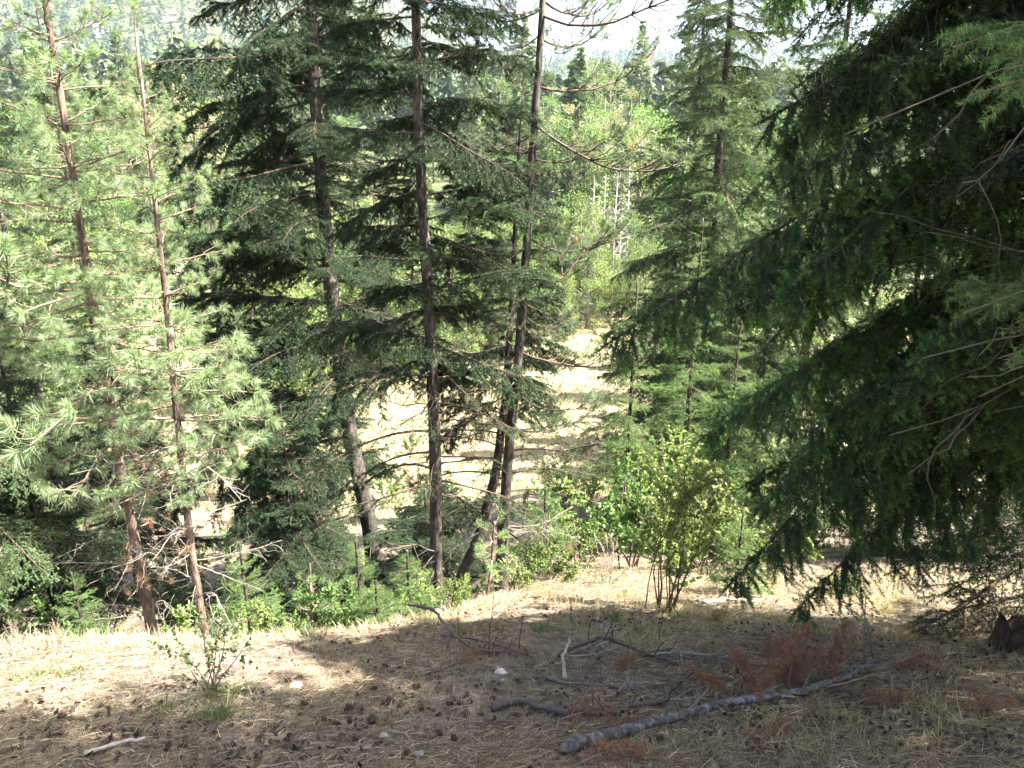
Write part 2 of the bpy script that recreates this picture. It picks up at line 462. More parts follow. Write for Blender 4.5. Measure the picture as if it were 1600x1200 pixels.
SPR_F = [(conifer_branch(200 + i, 1.3, .050, .34, .026, .10, .026, .0026, 560, rise=.12, droop=.12, hang=.1, bare=.3,
        col=(.08, .16, .05), tipcol=(.18, .32, .09), wood=(.17, .13, .09), r0=.010).mesh('fresh_branch', [M_WOOD, M_NEEDLE]), 1.3) for i in range(2)]
PIN = [(pine_branch(220 + i, 1.1, 6 + i, 120, .15, .0042).mesh('pine_branch', [M_WOOD, M_PINE]), 1.1) for i in range(4)]
PIN_L = [(pine_branch(230 + i, 1.7, 20 + i, 75, .13, .0045, col=(.13, .185, .105), up=.36, wood=(.10, .075, .06), brownf=.04).mesh('pine_branch', [M_WOOD, M_PINE]), 1.7) for i in range(4)]
DEAD = [(dead_branch(240 + i, 1.0, 9, brown_tufts=(i % 3)).mesh('dead_branch', [M_WOOD, M_PINE]), 1.0) for i in range(4)]
DEADF = [(dead_branch(250 + i, 1.3, 7, (.12, .10, .085), .010, curl=.18).mesh('dead_branch', [M_WOOD, M_PINE]), 1.3) for i in range(3)]

def put_branch(parent, var, a, tip, roll=0.0, name='branch', origin=(0, 0, 0)):
    me, L = var
    a = np.asarray(a, float); x = np.asarray(tip, float) - a; ln = np.linalg.norm(x); x = x / ln
    z = np.array([0, 0, 1.0]) - x * x[2]; z /= max(np.linalg.norm(z), 1e-6); y = np.cross(z, x)
    tip_l = Vector(me['tip']); s = ln / tip_l.length
    al = tip_l.to_track_quat('X', 'Z').to_matrix().to_4x4().inverted()
    o = obj(name, me, parent)
    mt = Matrix([[x[0], y[0], z[0], a[0] - origin[0]], [x[1], y[1], z[1], a[1] - origin[1]], [x[2], y[2], z[2], a[2] - origin[2]], [0, 0, 0, 1]])
    o.matrix_basis = mt @ Matrix.Rotation(roll, 4, 'X') @ al @ Matrix.Diagonal((s, s, s, 1))
    return o

def trunk_mesh(path, r0, r1, mat, base_flare=.4, sides=16, rough=.07, seed=0):
    rng = np.random.default_rng(seed); N = 46
    L = np.concatenate([[0], np.cumsum(np.linalg.norm(np.diff(path, axis=0), axis=1))]); s = np.linspace(0, L[-1], N)
    p = np.stack([np.interp(s, L, path[:, k]) for k in range(3)], -1)
    for _ in range(2): p[1:-1] = .25 * p[:-2] + .5 * p[1:-1] + .25 * p[2:]
    t = s / L[-1]
    r = r0 + (r1 - r0) * t + r0 * base_flare * np.exp(-s / .25)
    mb = MB(); mb.tube(p, r, (1, 1, 1), sides, 0, rough=rough, rng=rng)
    return mb.mesh('trunk', [mat], True), p, r

def make_tree(name, label, cat, pix, Y, H, r0, bark, group=None, seed=0):
    """trunk follows the photograph's trunk in the upright plane it stands in; continues upward beyond the frame"""
    u0, v0 = pix[0]; p0 = on_y(u0, v0, Y); base = ground(p0[0], Y); base[2] -= .12
    pts = [base] + [on_y(u, v, Y + .10 * i) for i, (u, v) in enumerate(pix)]
    pts = np.array(pts); pts = pts[np.concatenate([[True], np.diff(pts[:, 2]) > .02])] if len(pts) > 2 else pts
    top = pts[-1]; lean = (pts[-1] - pts[1]) / max(np.linalg.norm(pts[-1] - pts[1]), 1e-6)
    rest = base[2] + H - top[2]
    if rest > .3:
        dirn = nrm(lean * .5 + np.array([0, 0, .5])); pts = np.vstack([pts, top + dirn * rest / dirn[2]])
    th = empty(name, base); tag(th, label, cat, group)
    me, p, r = trunk_mesh(pts - base, r0, .012, bark, seed=seed)
    obj('trunk', me, th)
    crown = empty('crown', (0, 0, 0), th)
    return th, crown, p, r
def along(p, h):
    z = p[:, 2]; i = int(np.clip(np.searchsorted(z, h) - 1, 0, len(z) - 2)); f = (h - z[i]) / max(z[i + 1] - z[i], 1e-6)
    return p[i] + (p[i + 1] - p[i]) * np.clip(f, 0, 1)

def stubs(crown, p, n, lo, hi, L, seed):
    rng = np.random.default_rng(seed)
    for k in range(n):
        h = rng.uniform(lo, hi); az = rng.uniform(0, 6.28); e = rng.normal(-.05, .25); ln = L * rng.uniform(.4, 1.1); a = along(p, h)
        put_branch(crown, DEADF[rng.integers(3)], a, a + ln * np.array([math.cos(az) * math.cos(e), math.sin(az) * math.cos(e), math.sin(e)]), rng.uniform(0, 6.28), 'dead_branch')
def crown_fir(crown, p, H, h0, R, n, seed, thin_to=0.0, lean=None, full=FIR, small=FIR_S, thin=FIR_T, el=(.05, -.32), power=.8, front=1.0, oneside=0.0):
    """branches spiral up the trunk; long near h0, short at the top"""
    rng = np.random.default_rng(seed); az = rng.uniform(0, 6.28)
    for k in range(n):
        f = ((k + rng.uniform(-.4, .4)) / n); f = min(max(f, 0), .995) ** .92
        h = h0 + (H - h0) * f; az += 2.399 + rng.normal(0, .3)
        ln = R * ((1 - f) ** power * .95 + .05) * rng.uniform(.62, 1.12)
        if math.sin(az) < -.55:
            if rng.random() > front + .3: continue
            ln *= front
        if f < oneside and math.cos(az) > .0: continue
        if lean is not None: ln *= 1 + lean[0] * math.cos(az - lean[1])
        e = el[1] + (el[0] - el[1]) * f + rng.normal(0, .2)
        if f > .85: e += .5 * (f - .85) / .15
        var = (thin if f < thin_to else (small if ln < 1.1 else full)); var = var[rng.integers(len(var))]
        a = along(p, h); tip = a + ln * np.array([math.cos(az) * math.cos(e), math.sin(az) * math.cos(e), math.sin(e)])
        put_branch(crown, var, a, tip, rng.normal(0, .18))

# ------------------------------------------------------------------ the two sunlit pines on the bank
def pine(label, pix, Y, H, r0, seed, h0, R, n_wh, per, dead_to):
    th, crown, p, r = make_tree('pine_tree', label, 'tree', pix, Y, H, r0, M_BARK_PINE, seed=seed)
    rng = np.random.default_rng(seed)
    for w in range(n_wh):
        f = w / (n_wh - 1); h = h0 + (H - .25 - h0) * f; az = rng.uniform(0, 6.28)
        for k in range(per + rng.integers(0, 2)):
            az += 6.283 / per + rng.normal(0, .25)
            ln = R * (1 - .72 * f) * rng.uniform(.6, 1.15) * (1 if f > .12 else .75)
            e = -.15 + .75 * f + rng.normal(0, .14); hh = h + rng.normal(0, .07)
            a = along(p, hh); tip = a + ln * np.array([math.cos(az) * math.cos(e), math.sin(az) * math.cos(e), math.sin(e)])
            put_branch(crown, PIN[rng.integers(4)], a, tip, rng.uniform(-.5, .5))
    a = p[-1]; put_branch(crown, PIN[0], a - np.array([0, 0, .5]), a + np.array([0.02, 0, .25]))
    for k in range(int(dead_to[1])):
        h = rng.uniform(.25, dead_to[0]); az = rng.uniform(0, 6.28); e = rng.normal(-.1, .3); ln = rng.uniform(.35, 1.0)
        a = along(p, h); tip = a + ln * np.array([math.cos(az) * math.cos(e), math.sin(az) * math.cos(e), math.sin(e)])
        put_branch(crown, DEAD[rng.integers(4)], a, tip, rng.uniform(0, 6.28), 'dead_branch')
    return th
pine('tall sunlit pine with reddish trunk, leftmost of the two slender pines on the dry bank',
     [(236, 975), (222, 900), (195, 770), (160, 560), (125, 350), (95, 150), (70, 0)], 6.25, 8.2, .053, 31, 2.35, 1.2, 17, 5, (2.9, 26))
pine('thin sunlit pine with bare curling lower twigs beside the taller slender pine',
     [(318, 975), (300, 870), (275, 640), (258, 460), (235, 250), (213, 60)], 6.15, 5.55, .041, 32, 2.0, 1.0, 13, 5, (2.5, 28))

# ------------------------------------------------------------------ dark firs and pine in the middle
th, cr, p, r = make_tree('fir_tree', 'large dark fir with thick leaning trunk, left of the middle trunks', 'tree',
     [(580, 825), (545, 680), (525, 520), (510, 370), (495, 200), (489, 80), (486, 0)], 13.5, 23.0, .175, M_BARK_FIR, seed=41)
crown_fir(cr, p, 23.0, 1.7, 3.5, 205, 41, .03, (.34, math.pi), power=.55, front=.6, oneside=.15); stubs(cr, p, 16, 1.0, 5.5, 1.6, 41)
th, cr, p, r = make_tree('fir_tree', 'dark fir with straight upright trunk in the middle of the picture', 'tree',
     [(682, 915), (680, 700), (672, 500), (660, 330), (652, 150), (650, 0)], 8.4, 15.0, .085, M_BARK_FIR, seed=42)
crown_fir(cr, p, 15.0, 2.0, 2.0, 165, 42, .13, power=.55, front=.5); stubs(cr, p, 18, .6, 4.5, 1.2, 42)
th, cr, p, r = make_tree('fir_tree', 'dark fir with curved trunk leaning in behind the forked looking pine', 'tree',
     [(715, 910), (745, 850), (775, 740), (790, 620), (800, 480), (805, 350), (811, 230)], 9.3, 7.4, .088, M_BARK_FIR, seed=43)
crown_fir(cr, p, 7.4, 1.6, 1.8, 85, 43, .25, front=.25); stubs(cr, p, 10, .6, 3.5, 1.1, 43)
th, cr, p, r = make_tree('pine_tree', 'tall pine with upswept bristly branches right of the middle trunks', 'tree',
     [(783, 865), (795, 700), (812, 540), (822, 400), (832, 230), (842, 100), (848, 0)], 8.9, 12.4, .078, M_BARK_FIR, seed=44)
rng = np.random.default_rng(44)
for w in range(21):
    h = 2.6 + w * .45; az = rng.uniform(0, 6.28)
    for k in range(4):
        az += 1.57 + rng.normal(0, .3); ln = (1.5 if h < 8 else 1.15) * rng.uniform(.55, 1.1); e = rng.normal(-.05 + .02 * w, .15)
        ln *= 1 + .25 * math.cos(az)
        if math.sin(az) < -.5 and h < 7.5: ln *= .45
        a = along(p, h + rng.normal(0, .1)); put_branch(cr, PIN_L[rng.integers(4)], a, a + ln * np.array([math.cos(az) * math.cos(e), math.sin(az) * math.cos(e), math.sin(e)]), rng.uniform(-.4, .4))
for k in range(22):
    h = rng.uniform(.5, 4.2); az = rng.uniform(0, 6.28); e = rng.normal(-.1, .25); ln = rng.uniform(.5, 1.3)
    a = along(p, h); put_branch(cr, DEADF[rng.integers(3)] if k % 3 else DEAD[rng.integers(4)], a, a + ln * np.array([math.cos(az) * math.cos(e), math.sin(az) * math.cos(e), math.sin(e)]), rng.uniform(0, 6), 'dead_branch')

# ------------------------------------------------------------------ the big dark spruce on the right
SX, SY = 6.4, 5.0
sb = ground(SX, SY)
th = empty('spruce_tree', sb); tag(th, 'huge dark spruce with drooping boughs filling the right side', 'tree')
me, p, r = trunk_mesh(np.array([[0, 0, -.1], [.05, 0, 3], [0, .05, 7], [.05, 0, 11.2]]), .26, .02, M_BARK_FIR, seed=51)
obj('trunk', me, th); crown = empty('crown', (0, 0, 0), th)
rng = np.random.default_rng(51)
TIPS = [(935, 548, 5.4), (1090, 690, 5.8), (1115, 640, 6.6), (1130, 925, 6.0), (1235, 965, 5.6), (1180, 800, 5.6), (1160, 760, 6.4),
        (1190, 190, 5.2), (1150, 330, 6.0), (1235, 70, 5.0), (1215, 300, 4.8), (1285, 740, 5.6), (1340, 700, 5.2), (1195, 10, 5.4), (1240, 140, 5.6), (1205, 250, 5.4), (1140, 470, 5.5), 
        (1210, 470, 5.0), (1380, 110, 4.6), (1430, 560, 4.4), (1400, 620, 4.7), (1330, 640, 5.0), (1250, 690, 5.3),
        (1270, 560, 5.6), (1180, 560, 5.7), (1470, 640, 5.2), (1190, 20, 5.8)]
for (u, v, Yt) in TIPS:
    tip = on_y(u, v, Yt) - sb
    d = math.hypot(tip[0], tip[1]); az_h = tip[2] + (.30 + .1 * rng.random() + (.45 if v > 770 else 0)) * d
    a = along(p, max(az_h + rng.normal(0, .35), .6)); put_branch(crown, SPR[rng.integers(4)], a, tip, rng.normal(0, .3))
for k in range(38):                                               # the rest of the crown, round the trunk and above the frame
    f = k / 38; h = 3.6 + 7.4 * f; az = k * 2.399 + rng.normal(0, .2); ln = (4.3 * (1 - f) ** 1.05 + .35) * rng.uniform(.75, 1.05); e = -.30 + .5 * f
    if math.cos(az) < -.2 and h < 6.5: ln *= .72
    a = along(p, h); put_branch(crown, SPR[rng.integers(4)] if ln > 2 else FIR[rng.integers(4)], a, a + ln * np.array([math.cos(az) * math.cos(e), math.sin(az) * math.cos(e), math.sin(e)]), rng.normal(0, .15))
for (u, v, Yt) in [(1320, 210, 4.4), (1560, 560, 4.0), (1390, 680, 4.4), (1440, 560, 4.2), (1530, 620, 4.1)]:
    tip = on_y(u, v, Yt) - sb; d = math.hypot(tip[0], tip[1]); a = along(p, max(tip[2] + .5 * d, .8))
    put_branch(crown, SPR_D[rng.integers(2)], a, tip, rng.uniform(0, 6.28), 'bare_branch')

# a second fir whose boughs reach in from beside the camera
fb = ground(5.0, 2.6)
th = empty('fir_tree', fb); tag(th, 'near fir outside the right edge whose bright green twig ends poke in', 'tree')
me, p, r = trunk_mesh(np.array([[0, 0, -.1], [.0, 0, 6], [0.05, 0, 12.5]]), .18, .02, M_BARK_FIR, seed=52)
obj('trunk', me, th); crown = empty('crown', (0, 0, 0), th)
for (u, v, Yt, var) in [(1490, 75, 2.3, 0), (1515, 150, 2.2, 1), (1505, 490, 2.2, 0), (1570, 110, 2.1, 1), (1580, 570, 2.2, 1)]:
    tip = on_y(u, v, Yt) - fb; a = np.array([0, 0, tip[2] + .45]); q = tip + nrm(a - tip) * 1.25; put_branch(crown, SPR_F[var], q, tip, 0); mbx = MB(); mbx.tube(np.array([a, (a + q) / 2 + np.array([0, 0, .08]), q]), [.022, .016, .010], (.17, .13, .09), 6); obj('limb', mbx.mesh('limb', [M_WOOD]), crown)
for k in range(80):
    f = k / 80; h = 3.2 + 9.0 * f; az = k * 2.399; ln = (3.0 * (1 - f) ** .8 + .3); e = -.2 + .6 * f
    a = along(p, h); put_branch(crown, FIR[k % 4], a, a + ln * np.array([math.cos(az) * math.cos(e), math.sin(az) * math.cos(e), math.sin(e)]), 0)


# ------------------------------------------------------------------ more conifers at middle distance (each with its own branches)
def fir_at(label, u, v, Y, H, r0, R, n, seed, h0=.8, thin_to=.05, group=None, name='fir_tree', **kw):
    th, cr, p, r = make_tree(name, label, 'tree', [(u, v)], Y, H, r0, M_BARK_FIR, group, seed)
    crown_fir(cr, p, H, h0, R, n, seed, thin_to, **kw)
    return th
YG, YT = (.09, .17, .05), (.20, .32, .09)
FIR_Y = [(conifer_branch(300 + i, 1.1, .045, .40, .034, .11, .030, .0060, 210, rise=.26, droop=.14, hang=.12, bare=.05,
         col=YG, tipcol=YT, r0=.009).mesh('young_fir_branch', [M_WOOD, M_NEEDLE]), 1.1) for i in range(3)]
LG, LT = (.075, .13, .055), (.17, .24, .10)
FIR_L = [(conifer_branch(310 + i, 2.4, .052, .37, .030, .15, .034, .0095, 200, rise=.14, droop=.24, hang=.34,
         col=LG, tipcol=LT).mesh('fir_branch', [M_WOOD, M_NEEDLE]), 2.4) for i in range(3)]
fir_at('tall sunlit fir with visible trunk gap, standing between the middle pine and the dark spruce', 1108, 420, 20, 24, .15, 3.7, 205, 61, 1.2, full=FIR_L)
fir_at('slimmer fir close behind the tall sunlit fir, its thin pale trunk showing', 1078, 330, 25, 25.0, .12, 2.9, 130, 62, 3.0, full=FIR_L)
fir_at('fir behind the left edge of the big dark spruce', 1265, 500, 17, 17, .15, 2.9, 105, 63, .8, full=FIR_L)
fir_at('fir seen through the boughs of the big dark spruce', 1420, 600, 13, 9.0, .12, 2.6, 70, 64, .6)
fir_at('fir at the far right edge behind the big dark spruce', 1590, 600, 12, 8.0, .12, 2.6, 60, 65, .5)
fir_at('fir standing low behind the leafy bush and the dark spruce', 1185, 640, 16, 9.0, .12, 2.2, 70, 66, .5, full=FIR_L)
fir_at('bushy fir with sunlit left side behind the yellowish leafy bush', 985, 640, 12.5, 5.4, .06, 1.35, 66, 67, .3, 0, full=FIR_Y, small=FIR_Y)
fir_at('bright young fir below the tall sunlit fir', 1075, 640, 14.5, 7.2, .08, 1.7, 80, 76, .3, 0, full=FIR_Y, small=FIR_Y)
fir_at('bright young fir left of the spruce tips', 1140, 680, 12.5, 5.2, .06, 1.4, 70, 77, .3, 0, full=FIR_Y, small=FIR_Y)
fir_at('fir half out of the picture at the left edge with bright bough tips', -70, 700, 8.6, 9.5, .11, 2.0, 80, 68, 1.2, full=FIR_L)
fir_at('dark low fir in shade behind the slender pines at the left', 60, 830, 9.5, 5.2, .07, 1.7, 60, 69, .3)
fir_at('dark fir behind the base of the slender pines', 190, 760, 13, 6.6, .09, 2.0, 60, 70, .4)
fir_at('broad low fir with flat dark boughs behind the upright middle trunk', 665, 800, 12.0, 2.5, .06, 2.1, 46, 71, .3, 0, power=.5)
fir_at('shaded low fir under the large leaning fir', 455, 800, 12.0, 4.2, .07, 2.0, 66, 72, .3, 0, power=.6)
fir_at('pale fir rising behind the slender pines', 130, 420, 26, 19.0, .18, 3.0, 95, 73, 1.5, full=FIR_L)
fir_at('pale fir behind the gap between slender pines and large leaning fir', 330, 420, 30, 17.5, .18, 3.0, 95, 74, 1.5, full=FIR_L)
fir_at('light green fir left of the slender pines', 20, 420, 20, 15.0, .16, 2.8, 90, 75, .8, full=FIR_L)

SAP = [('bright sapling fir left of the little pine on the brink', 385, 935, 7.0, 1.7), ('sapling fir right of the little pine', 560, 905, 7.3, 1.6), ('round bright fir sapling in front of the upright trunk', 640, 945, 6.8, 1.0),
       ('fir sapling on the brink right of the little pine', 590, 955, 6.5, .7), ('small bright fir beside the yellowish bush, under the spruce', 1150, 905, 8.0, 1.25),
       ('young fir right of the pine bases', 850, 880, 9.5, 1.6), ('tiny fir seedling in dry grass under the spruce tips', 1318, 925, 8.2, .55), ('young fir below the left slender pine', 120, 935, 7.6, 1.7)]
for i, (lb, u, v, Yd, H) in enumerate(SAP):
    th, cr, p, r = make_tree('fir_sapling', lb, 'sapling', [(u, v)], Yd, H, .012 + .006 * H, M_BARK_FIR, 'fir saplings on the bank', 80 + i)
    crown_fir(cr, p, H, .08, .42 * H ** .8 + .12, int(26 + 10 * H), 80 + i, 0, full=FIR_Y, small=FIR_Y, el=(.5, .1))

# little pines on the brink
PIN_S = [(pine_branch(330 + i, .35, 2 + i, 70, .12, .004, col=(.15, .22, .09), up=.3, brownf=0, r0=.008).mesh('pine_branch', [M_WOOD, M_PINE]), .35) for i in range(2)]
for i, (lb, pts, Yd, H, n) in enumerate([('little sunlit pine with bare crooked stem on the brink', [(489, 960), (486, 920), (484, 880)], 6.75, 1.0, 11),
        ('small soft pine seedling in front of the upright trunk', [(590, 965), (592, 950)], 6.55, .42, 9),
        ('small pine with tufted top under the leaning trunks', [(760, 940), (768, 880)], 7.7, 1.1, 12),
        ('bluish pine shoot reaching in at the left edge', [(-25, 900), (-30, 820)], 6.6, 1.4, 14)]):
    th, cr, p, r = make_tree('young_pine', lb, 'sapling', pts, Yd, H, .014, M_BARK_PINE, seed=90 + i)
    rg = np.random.default_rng(90 + i)
    for k in range(n):
        h = H * (.45 + .55 * k / n); az = k * 2.4; e = rg.normal(.4, .2); ln = rg.uniform(.18, .34) * (1.25 - .4 * k / n)
        a = along(p, h); put_branch(cr, PIN_S[k % 2], a, a + ln * np.array([math.cos(az) * math.cos(e), math.sin(az) * math.cos(e), math.sin(e)]))
    put_branch(cr, PIN_S[0], p[-1] - np.array([0, 0, .1]), p[-1] + np.array([0, 0, .15]))

# ------------------------------------------------------------------ leafy shrubs
def shrub(seed, H, R, nst, leafL, leafW, per, col, wood=(.12, .085, .06), droop=.3, r0=.012, sub=7, tip_only=.35):
    rng = np.random.default_rng(seed); st = MB(); lf = MB()
    for k in range(nst):
        az = 6.283 * k / nst + rng.normal(0, .4); o = rng.uniform(.1, 1) * R / H
        d = np.array([math.cos(az) * o, math.sin(az) * o, 1.0])
        pp, de = wander(rng, (rng.normal(0, .04) * H, rng.normal(0, .04) * H, -.05), d, H * rng.uniform(.65, 1.05), 9, .11, .0)
        st.tube(pp, np.linspace(r0 * rng.uniform(.6, 1.1), .002, 10), np.array(wood) * rng.uniform(.8, 1.2), 5)
        tw = [(pp[-3], pp[-1])]
        for j in range(sub):
            i = int(rng.uniform(tip_only, 1) * 9); dd = nrm(pp[min(i + 1, 9)] - pp[i]) + rng.normal(0, .65, 3)
            p2, _ = wander(rng, pp[i], dd, H * rng.uniform(.1, .28), 4, .2, -.05 * droop)
            st.tube(p2, np.linspace(r0 * .3, .001, 5), wood, 3); tw += [(p2[m], p2[m + 1]) for m in range(4)]
        A = np.array([t[0] for t in tw]); B = np.array([t[1] for t in tw])
        ix = np.repeat(np.arange(len(A)), per); n = len(ix)
        b = A[ix] + (B - A)[ix] * rng.random((n, 1)); d = nrm((B - A)[ix]) * .6 + rng.normal(0, .6, (n, 3)) + np.array([0, 0, -droop])
        lf.blades(b, d, leafL * rng.uniform(.55, 1.2, n), leafW * rng.uniform(.7, 1.2, n), jit(rng, col, n, .25, .10), rng, 0, wide=True)
    return st.mesh('stems', [M_WOOD]), lf.mesh('leaves', [M_LEAF])
def plant(name, label, cat, var, loc, s=1.0, rot=0.0, group=None):
    th = empty(name, loc); tag(th, label, cat, group); th.scale = (s, s, s); th.rotation_euler = (0, 0, rot)
    obj('stems', var[0], th); obj('leaves', var[1], th)
    return th
ELDER = shrub(401, 2.1, .90, 11, .052, .019, 16, (.25, .335, .10), (.13, .09, .065), .8, .013, 12, .36)
h = hit(1035, 950); plant('leafy_bush', 'yellowish green leafy bush with fanned bare stems on the dry slope', 'bush', ELDER, h, 1.0, .4)
ROSE = shrub(402, .66, .36, 9, .030, .022, 3, (.075, .12, .045), (.11, .07, .055), .1, .005, 5, .3)
h = hit(330, 1078); plant('thin_shrub', 'thin wiry shrub with small round leaves on the dry bank, left', 'shrub', ROSE, h, 1.0, 1.0)
SH = [shrub(410, 1.3, .8, 9, .055, .036, 8, (.10, .18, .05)), shrub(411, 1.0, .7, 10, .045, .028, 9, (.17, .24, .07)),
      shrub(412, 1.7, .9, 10, .06, .04, 8, (.075, .14, .045)), shrub(413, .8, .6, 10, .04, .024, 9, (.20, .24, .10))]
BR = shrub(414, .9, .7, 14, .02, .01, 1, (.25, .19, .10), (.33, .28, .22), .1, .006, 9, .2)       # dry bare brush
SHL = ['mid green shrub down the bank', 'light green shrub down the bank', 'tall dark green shrub down the bank', 'low pale leafed shrub down the bank']
named = [(1, 420, 930, 6.5, .85, 'bright bush in front of the little crooked pine'), (0, 520, 925, 6.9, .85, 'fresh green bush between the little pine and the large leaning fir'), (1, 615, 930, 6.9, .75, 'bright bush left of the upright trunk'), (1, 705, 945, 7.0, .45, 'bright bush right of the upright trunk'),
         (1, 900, 880, 9.6, 1.2, 'bright bush left of the stems of the yellowish bush'), (0, 985, 850, 10.2, 1.4, 'fresh green bush right behind the yellowish bush'), (1, 250, 930, 7.0, .8, 'sunlit bush between the bases of the slender pines'), (1, 1110, 830, 9.8, 1.3, 'fresh bush right of the yellowish bush'),
         (0, 375, 900, 8.0, 1.0, 'glossy green shrub right of the thin slender pine'), (0, 435, 930, 7.4, .8, 'green shrub left of the little crooked pine'), (1, 660, 935, 7.3, .55, 'bright low shrub at the foot of the upright trunk'),
         (0, 880, 800, 11.5, 1.1, 'dense green shrub left of the yellowish bush'), (1, 725, 935, 7.6, .5, 'low green shrub at the foot of the leaning trunk'),
         (3, 1110, 660, 11.5, 2.6, 'tall pale leafy shrub behind the yellowish bush'), (1, 1165, 800, 10.5, 1.3, 'light shrub between the yellowish bush and the spruce boughs'), (1, 1075, 560, 13.5, 3.0, 'tall light leafy thicket right of the sunlit young fir'), (0, 1030, 620, 13.0, 2.2, 'green thicket behind the yellowish bush'), (3, 1200, 640, 12.5, 2.4, 'pale thicket behind the spruce tips'), (1, 470, 945, 7.0, .6, 'sunlit shrub right at the little crooked pine'), (1, 540, 930, 7.3, .7, 'bright shrub between the little pine and the upright trunk'), (3, 620, 955, 6.7, .5, 'low pale shrub left of the upright trunk'), (1, 860, 890, 9.0, .8, 'bright shrub right of the tall middle pine'), (1, 330, 940, 6.9, .7, 'sunlit shrub at the foot of the thin slender pine'),
         (3, 800, 925, 8.2, .7, 'low shrub at the foot of the tall middle pine'), (2, 270, 870, 9, 1.0, 'shaded shrub between the two slender pines'), (0, 60, 900, 8.2, 1.1, 'green shrub in the shade at the left edge')]
for (k, u, v, Yd, s_, lb) in named:
    x = on_y(u, v, Yd)[0]; plant('shrub', lb, 'shrub', SH[k], ground(x, Yd), s_, u * .1)
for i, (u, v, Yd, s_, lb) in enumerate([(950, 885, 8.6, 1.0, 'tangle of dry bare brush left of the yellowish bush'), (30, 1020, 5.35, .33, 'pale dry weeds on the sunlit brink at the left edge'), (95, 1015, 5.4, .30, 'pale dry weed clump on the sunlit brink'),
        (330, 900, 7.8, .9, 'pale bare brush behind the thin slender pine'), (270, 905, 7.6, .8, 'pale bare brush between the two slender pines'), (850, 790, 10.0, 1.2, 'grey bare brush right of the tall middle pine'), (700, 1000, 5.5, .3, 'wiry dry brush in the middle of the slope'),
        (440, 960, 6.3, .4, 'dry stalks beside the little crooked pine')]):
    x = on_y(u, v, Yd)[0]; plant('dry_brush', lb, 'brush', BR, ground(x, Yd), s_, i * 1.3)
ZONES = [(130, 'at the left edge'), (330, 'behind the slender pines'), (600, 'behind the large leaning fir'), (750, 'behind the upright middle trunk'), (930, 'behind the upswept middle pine'),
         (1060, 'in the gap beside the middle pine'), (1250, 'behind the tall sunlit fir'), (2000, 'behind the big dark spruce')]
def column_of(x, y):
    z = float(terrain(x, y)) + 6; dep = y * CP - z * SP
    return 800 + FPX * x / dep
rg = np.random.default_rng(77)
for i in range(80):
    Yd = rg.uniform(8.5, 27); x = rg.uniform(-.85, .8) * Yd * .95
    if x > 1.5 and Yd < 13: continue
    uu = column_of(x, Yd + 0.0)
    if uu < -60 or uu > 1500: continue
    k = int(rg.integers(0, 4)); plant('shrub', SHL[k] + ', ' + next(t for lim, t in ZONES if uu < lim), 'shrub', SH[k], ground(x, Yd), rg.uniform(.5, 1.15), rg.uniform(0, 6.28), 'undergrowth ' + ['mid', 'light', 'dark', 'pale'][k] + ' shrubs')

# ------------------------------------------------------------------ valley trees (small in the picture: trunk and crown each)
def far_conifer(seed, H, R, col, per=34, hb=.06, ragged=.3):
    rng = np.random.default_rng(seed); mb = MB(); nb = int(H * 11)
    f = np.sort(rng.random(nb)) ** .95; hh = H * (hb + (1 - hb) * f); az = rng.uniform(0, 6.28, nb)
    ln = R * ((1 - f) ** .85 + .03) * rng.uniform(1 - ragged * 1.6, 1 + ragged, nb); e = -.25 + .55 * f + rng.normal(0, .1, nb)
    ix = np.repeat(np.arange(nb), per); n = len(ix); g = rng.random(n) ** .6
    rad = np.stack([np.cos(az) * np.cos(e), np.sin(az) * np.cos(e), np.sin(e)], -1)[ix]
    lat = np.stack([-np.sin(az), np.cos(az), 0 * az], -1)[ix]; sd_ = rng.uniform(-1, 1, (n, 1))
    b = np.array([0, 0, 1.0]) * hh[ix][:, None] + rad * (ln[ix] * g)[:, None] + lat * sd_ * (ln[ix] * .28 * (1.1 - g))[:, None] + rng.normal(0, .05, (n, 3))
    d = rad * .7 + lat * sd_ * .8 + np.array([0, 0, -.35]) + rng.normal(0, .25, (n, 3))
    bc = jit(rng, col, nb, .18, .06)[ix] * np.exp(rng.normal(0, .2, (n, 1)))
    mb.blades(b, d, rng.uniform(.22, .48, n) * (R / 3) ** .5, rng.uniform(.07, .15, n) * (R / 3) ** .5, bc, rng, 0, wide=False)
    tr = MB(); tr.tube(np.array([[0, 0, -.4], [.05, 0, H * .5], [0, 0, H * .97]]), [H * .013, H * .008, .01], (.11, .09, .075), 7)
    return tr.mesh('trunk', [M_WOOD]), mb.mesh('crown', [M_NEEDLE])
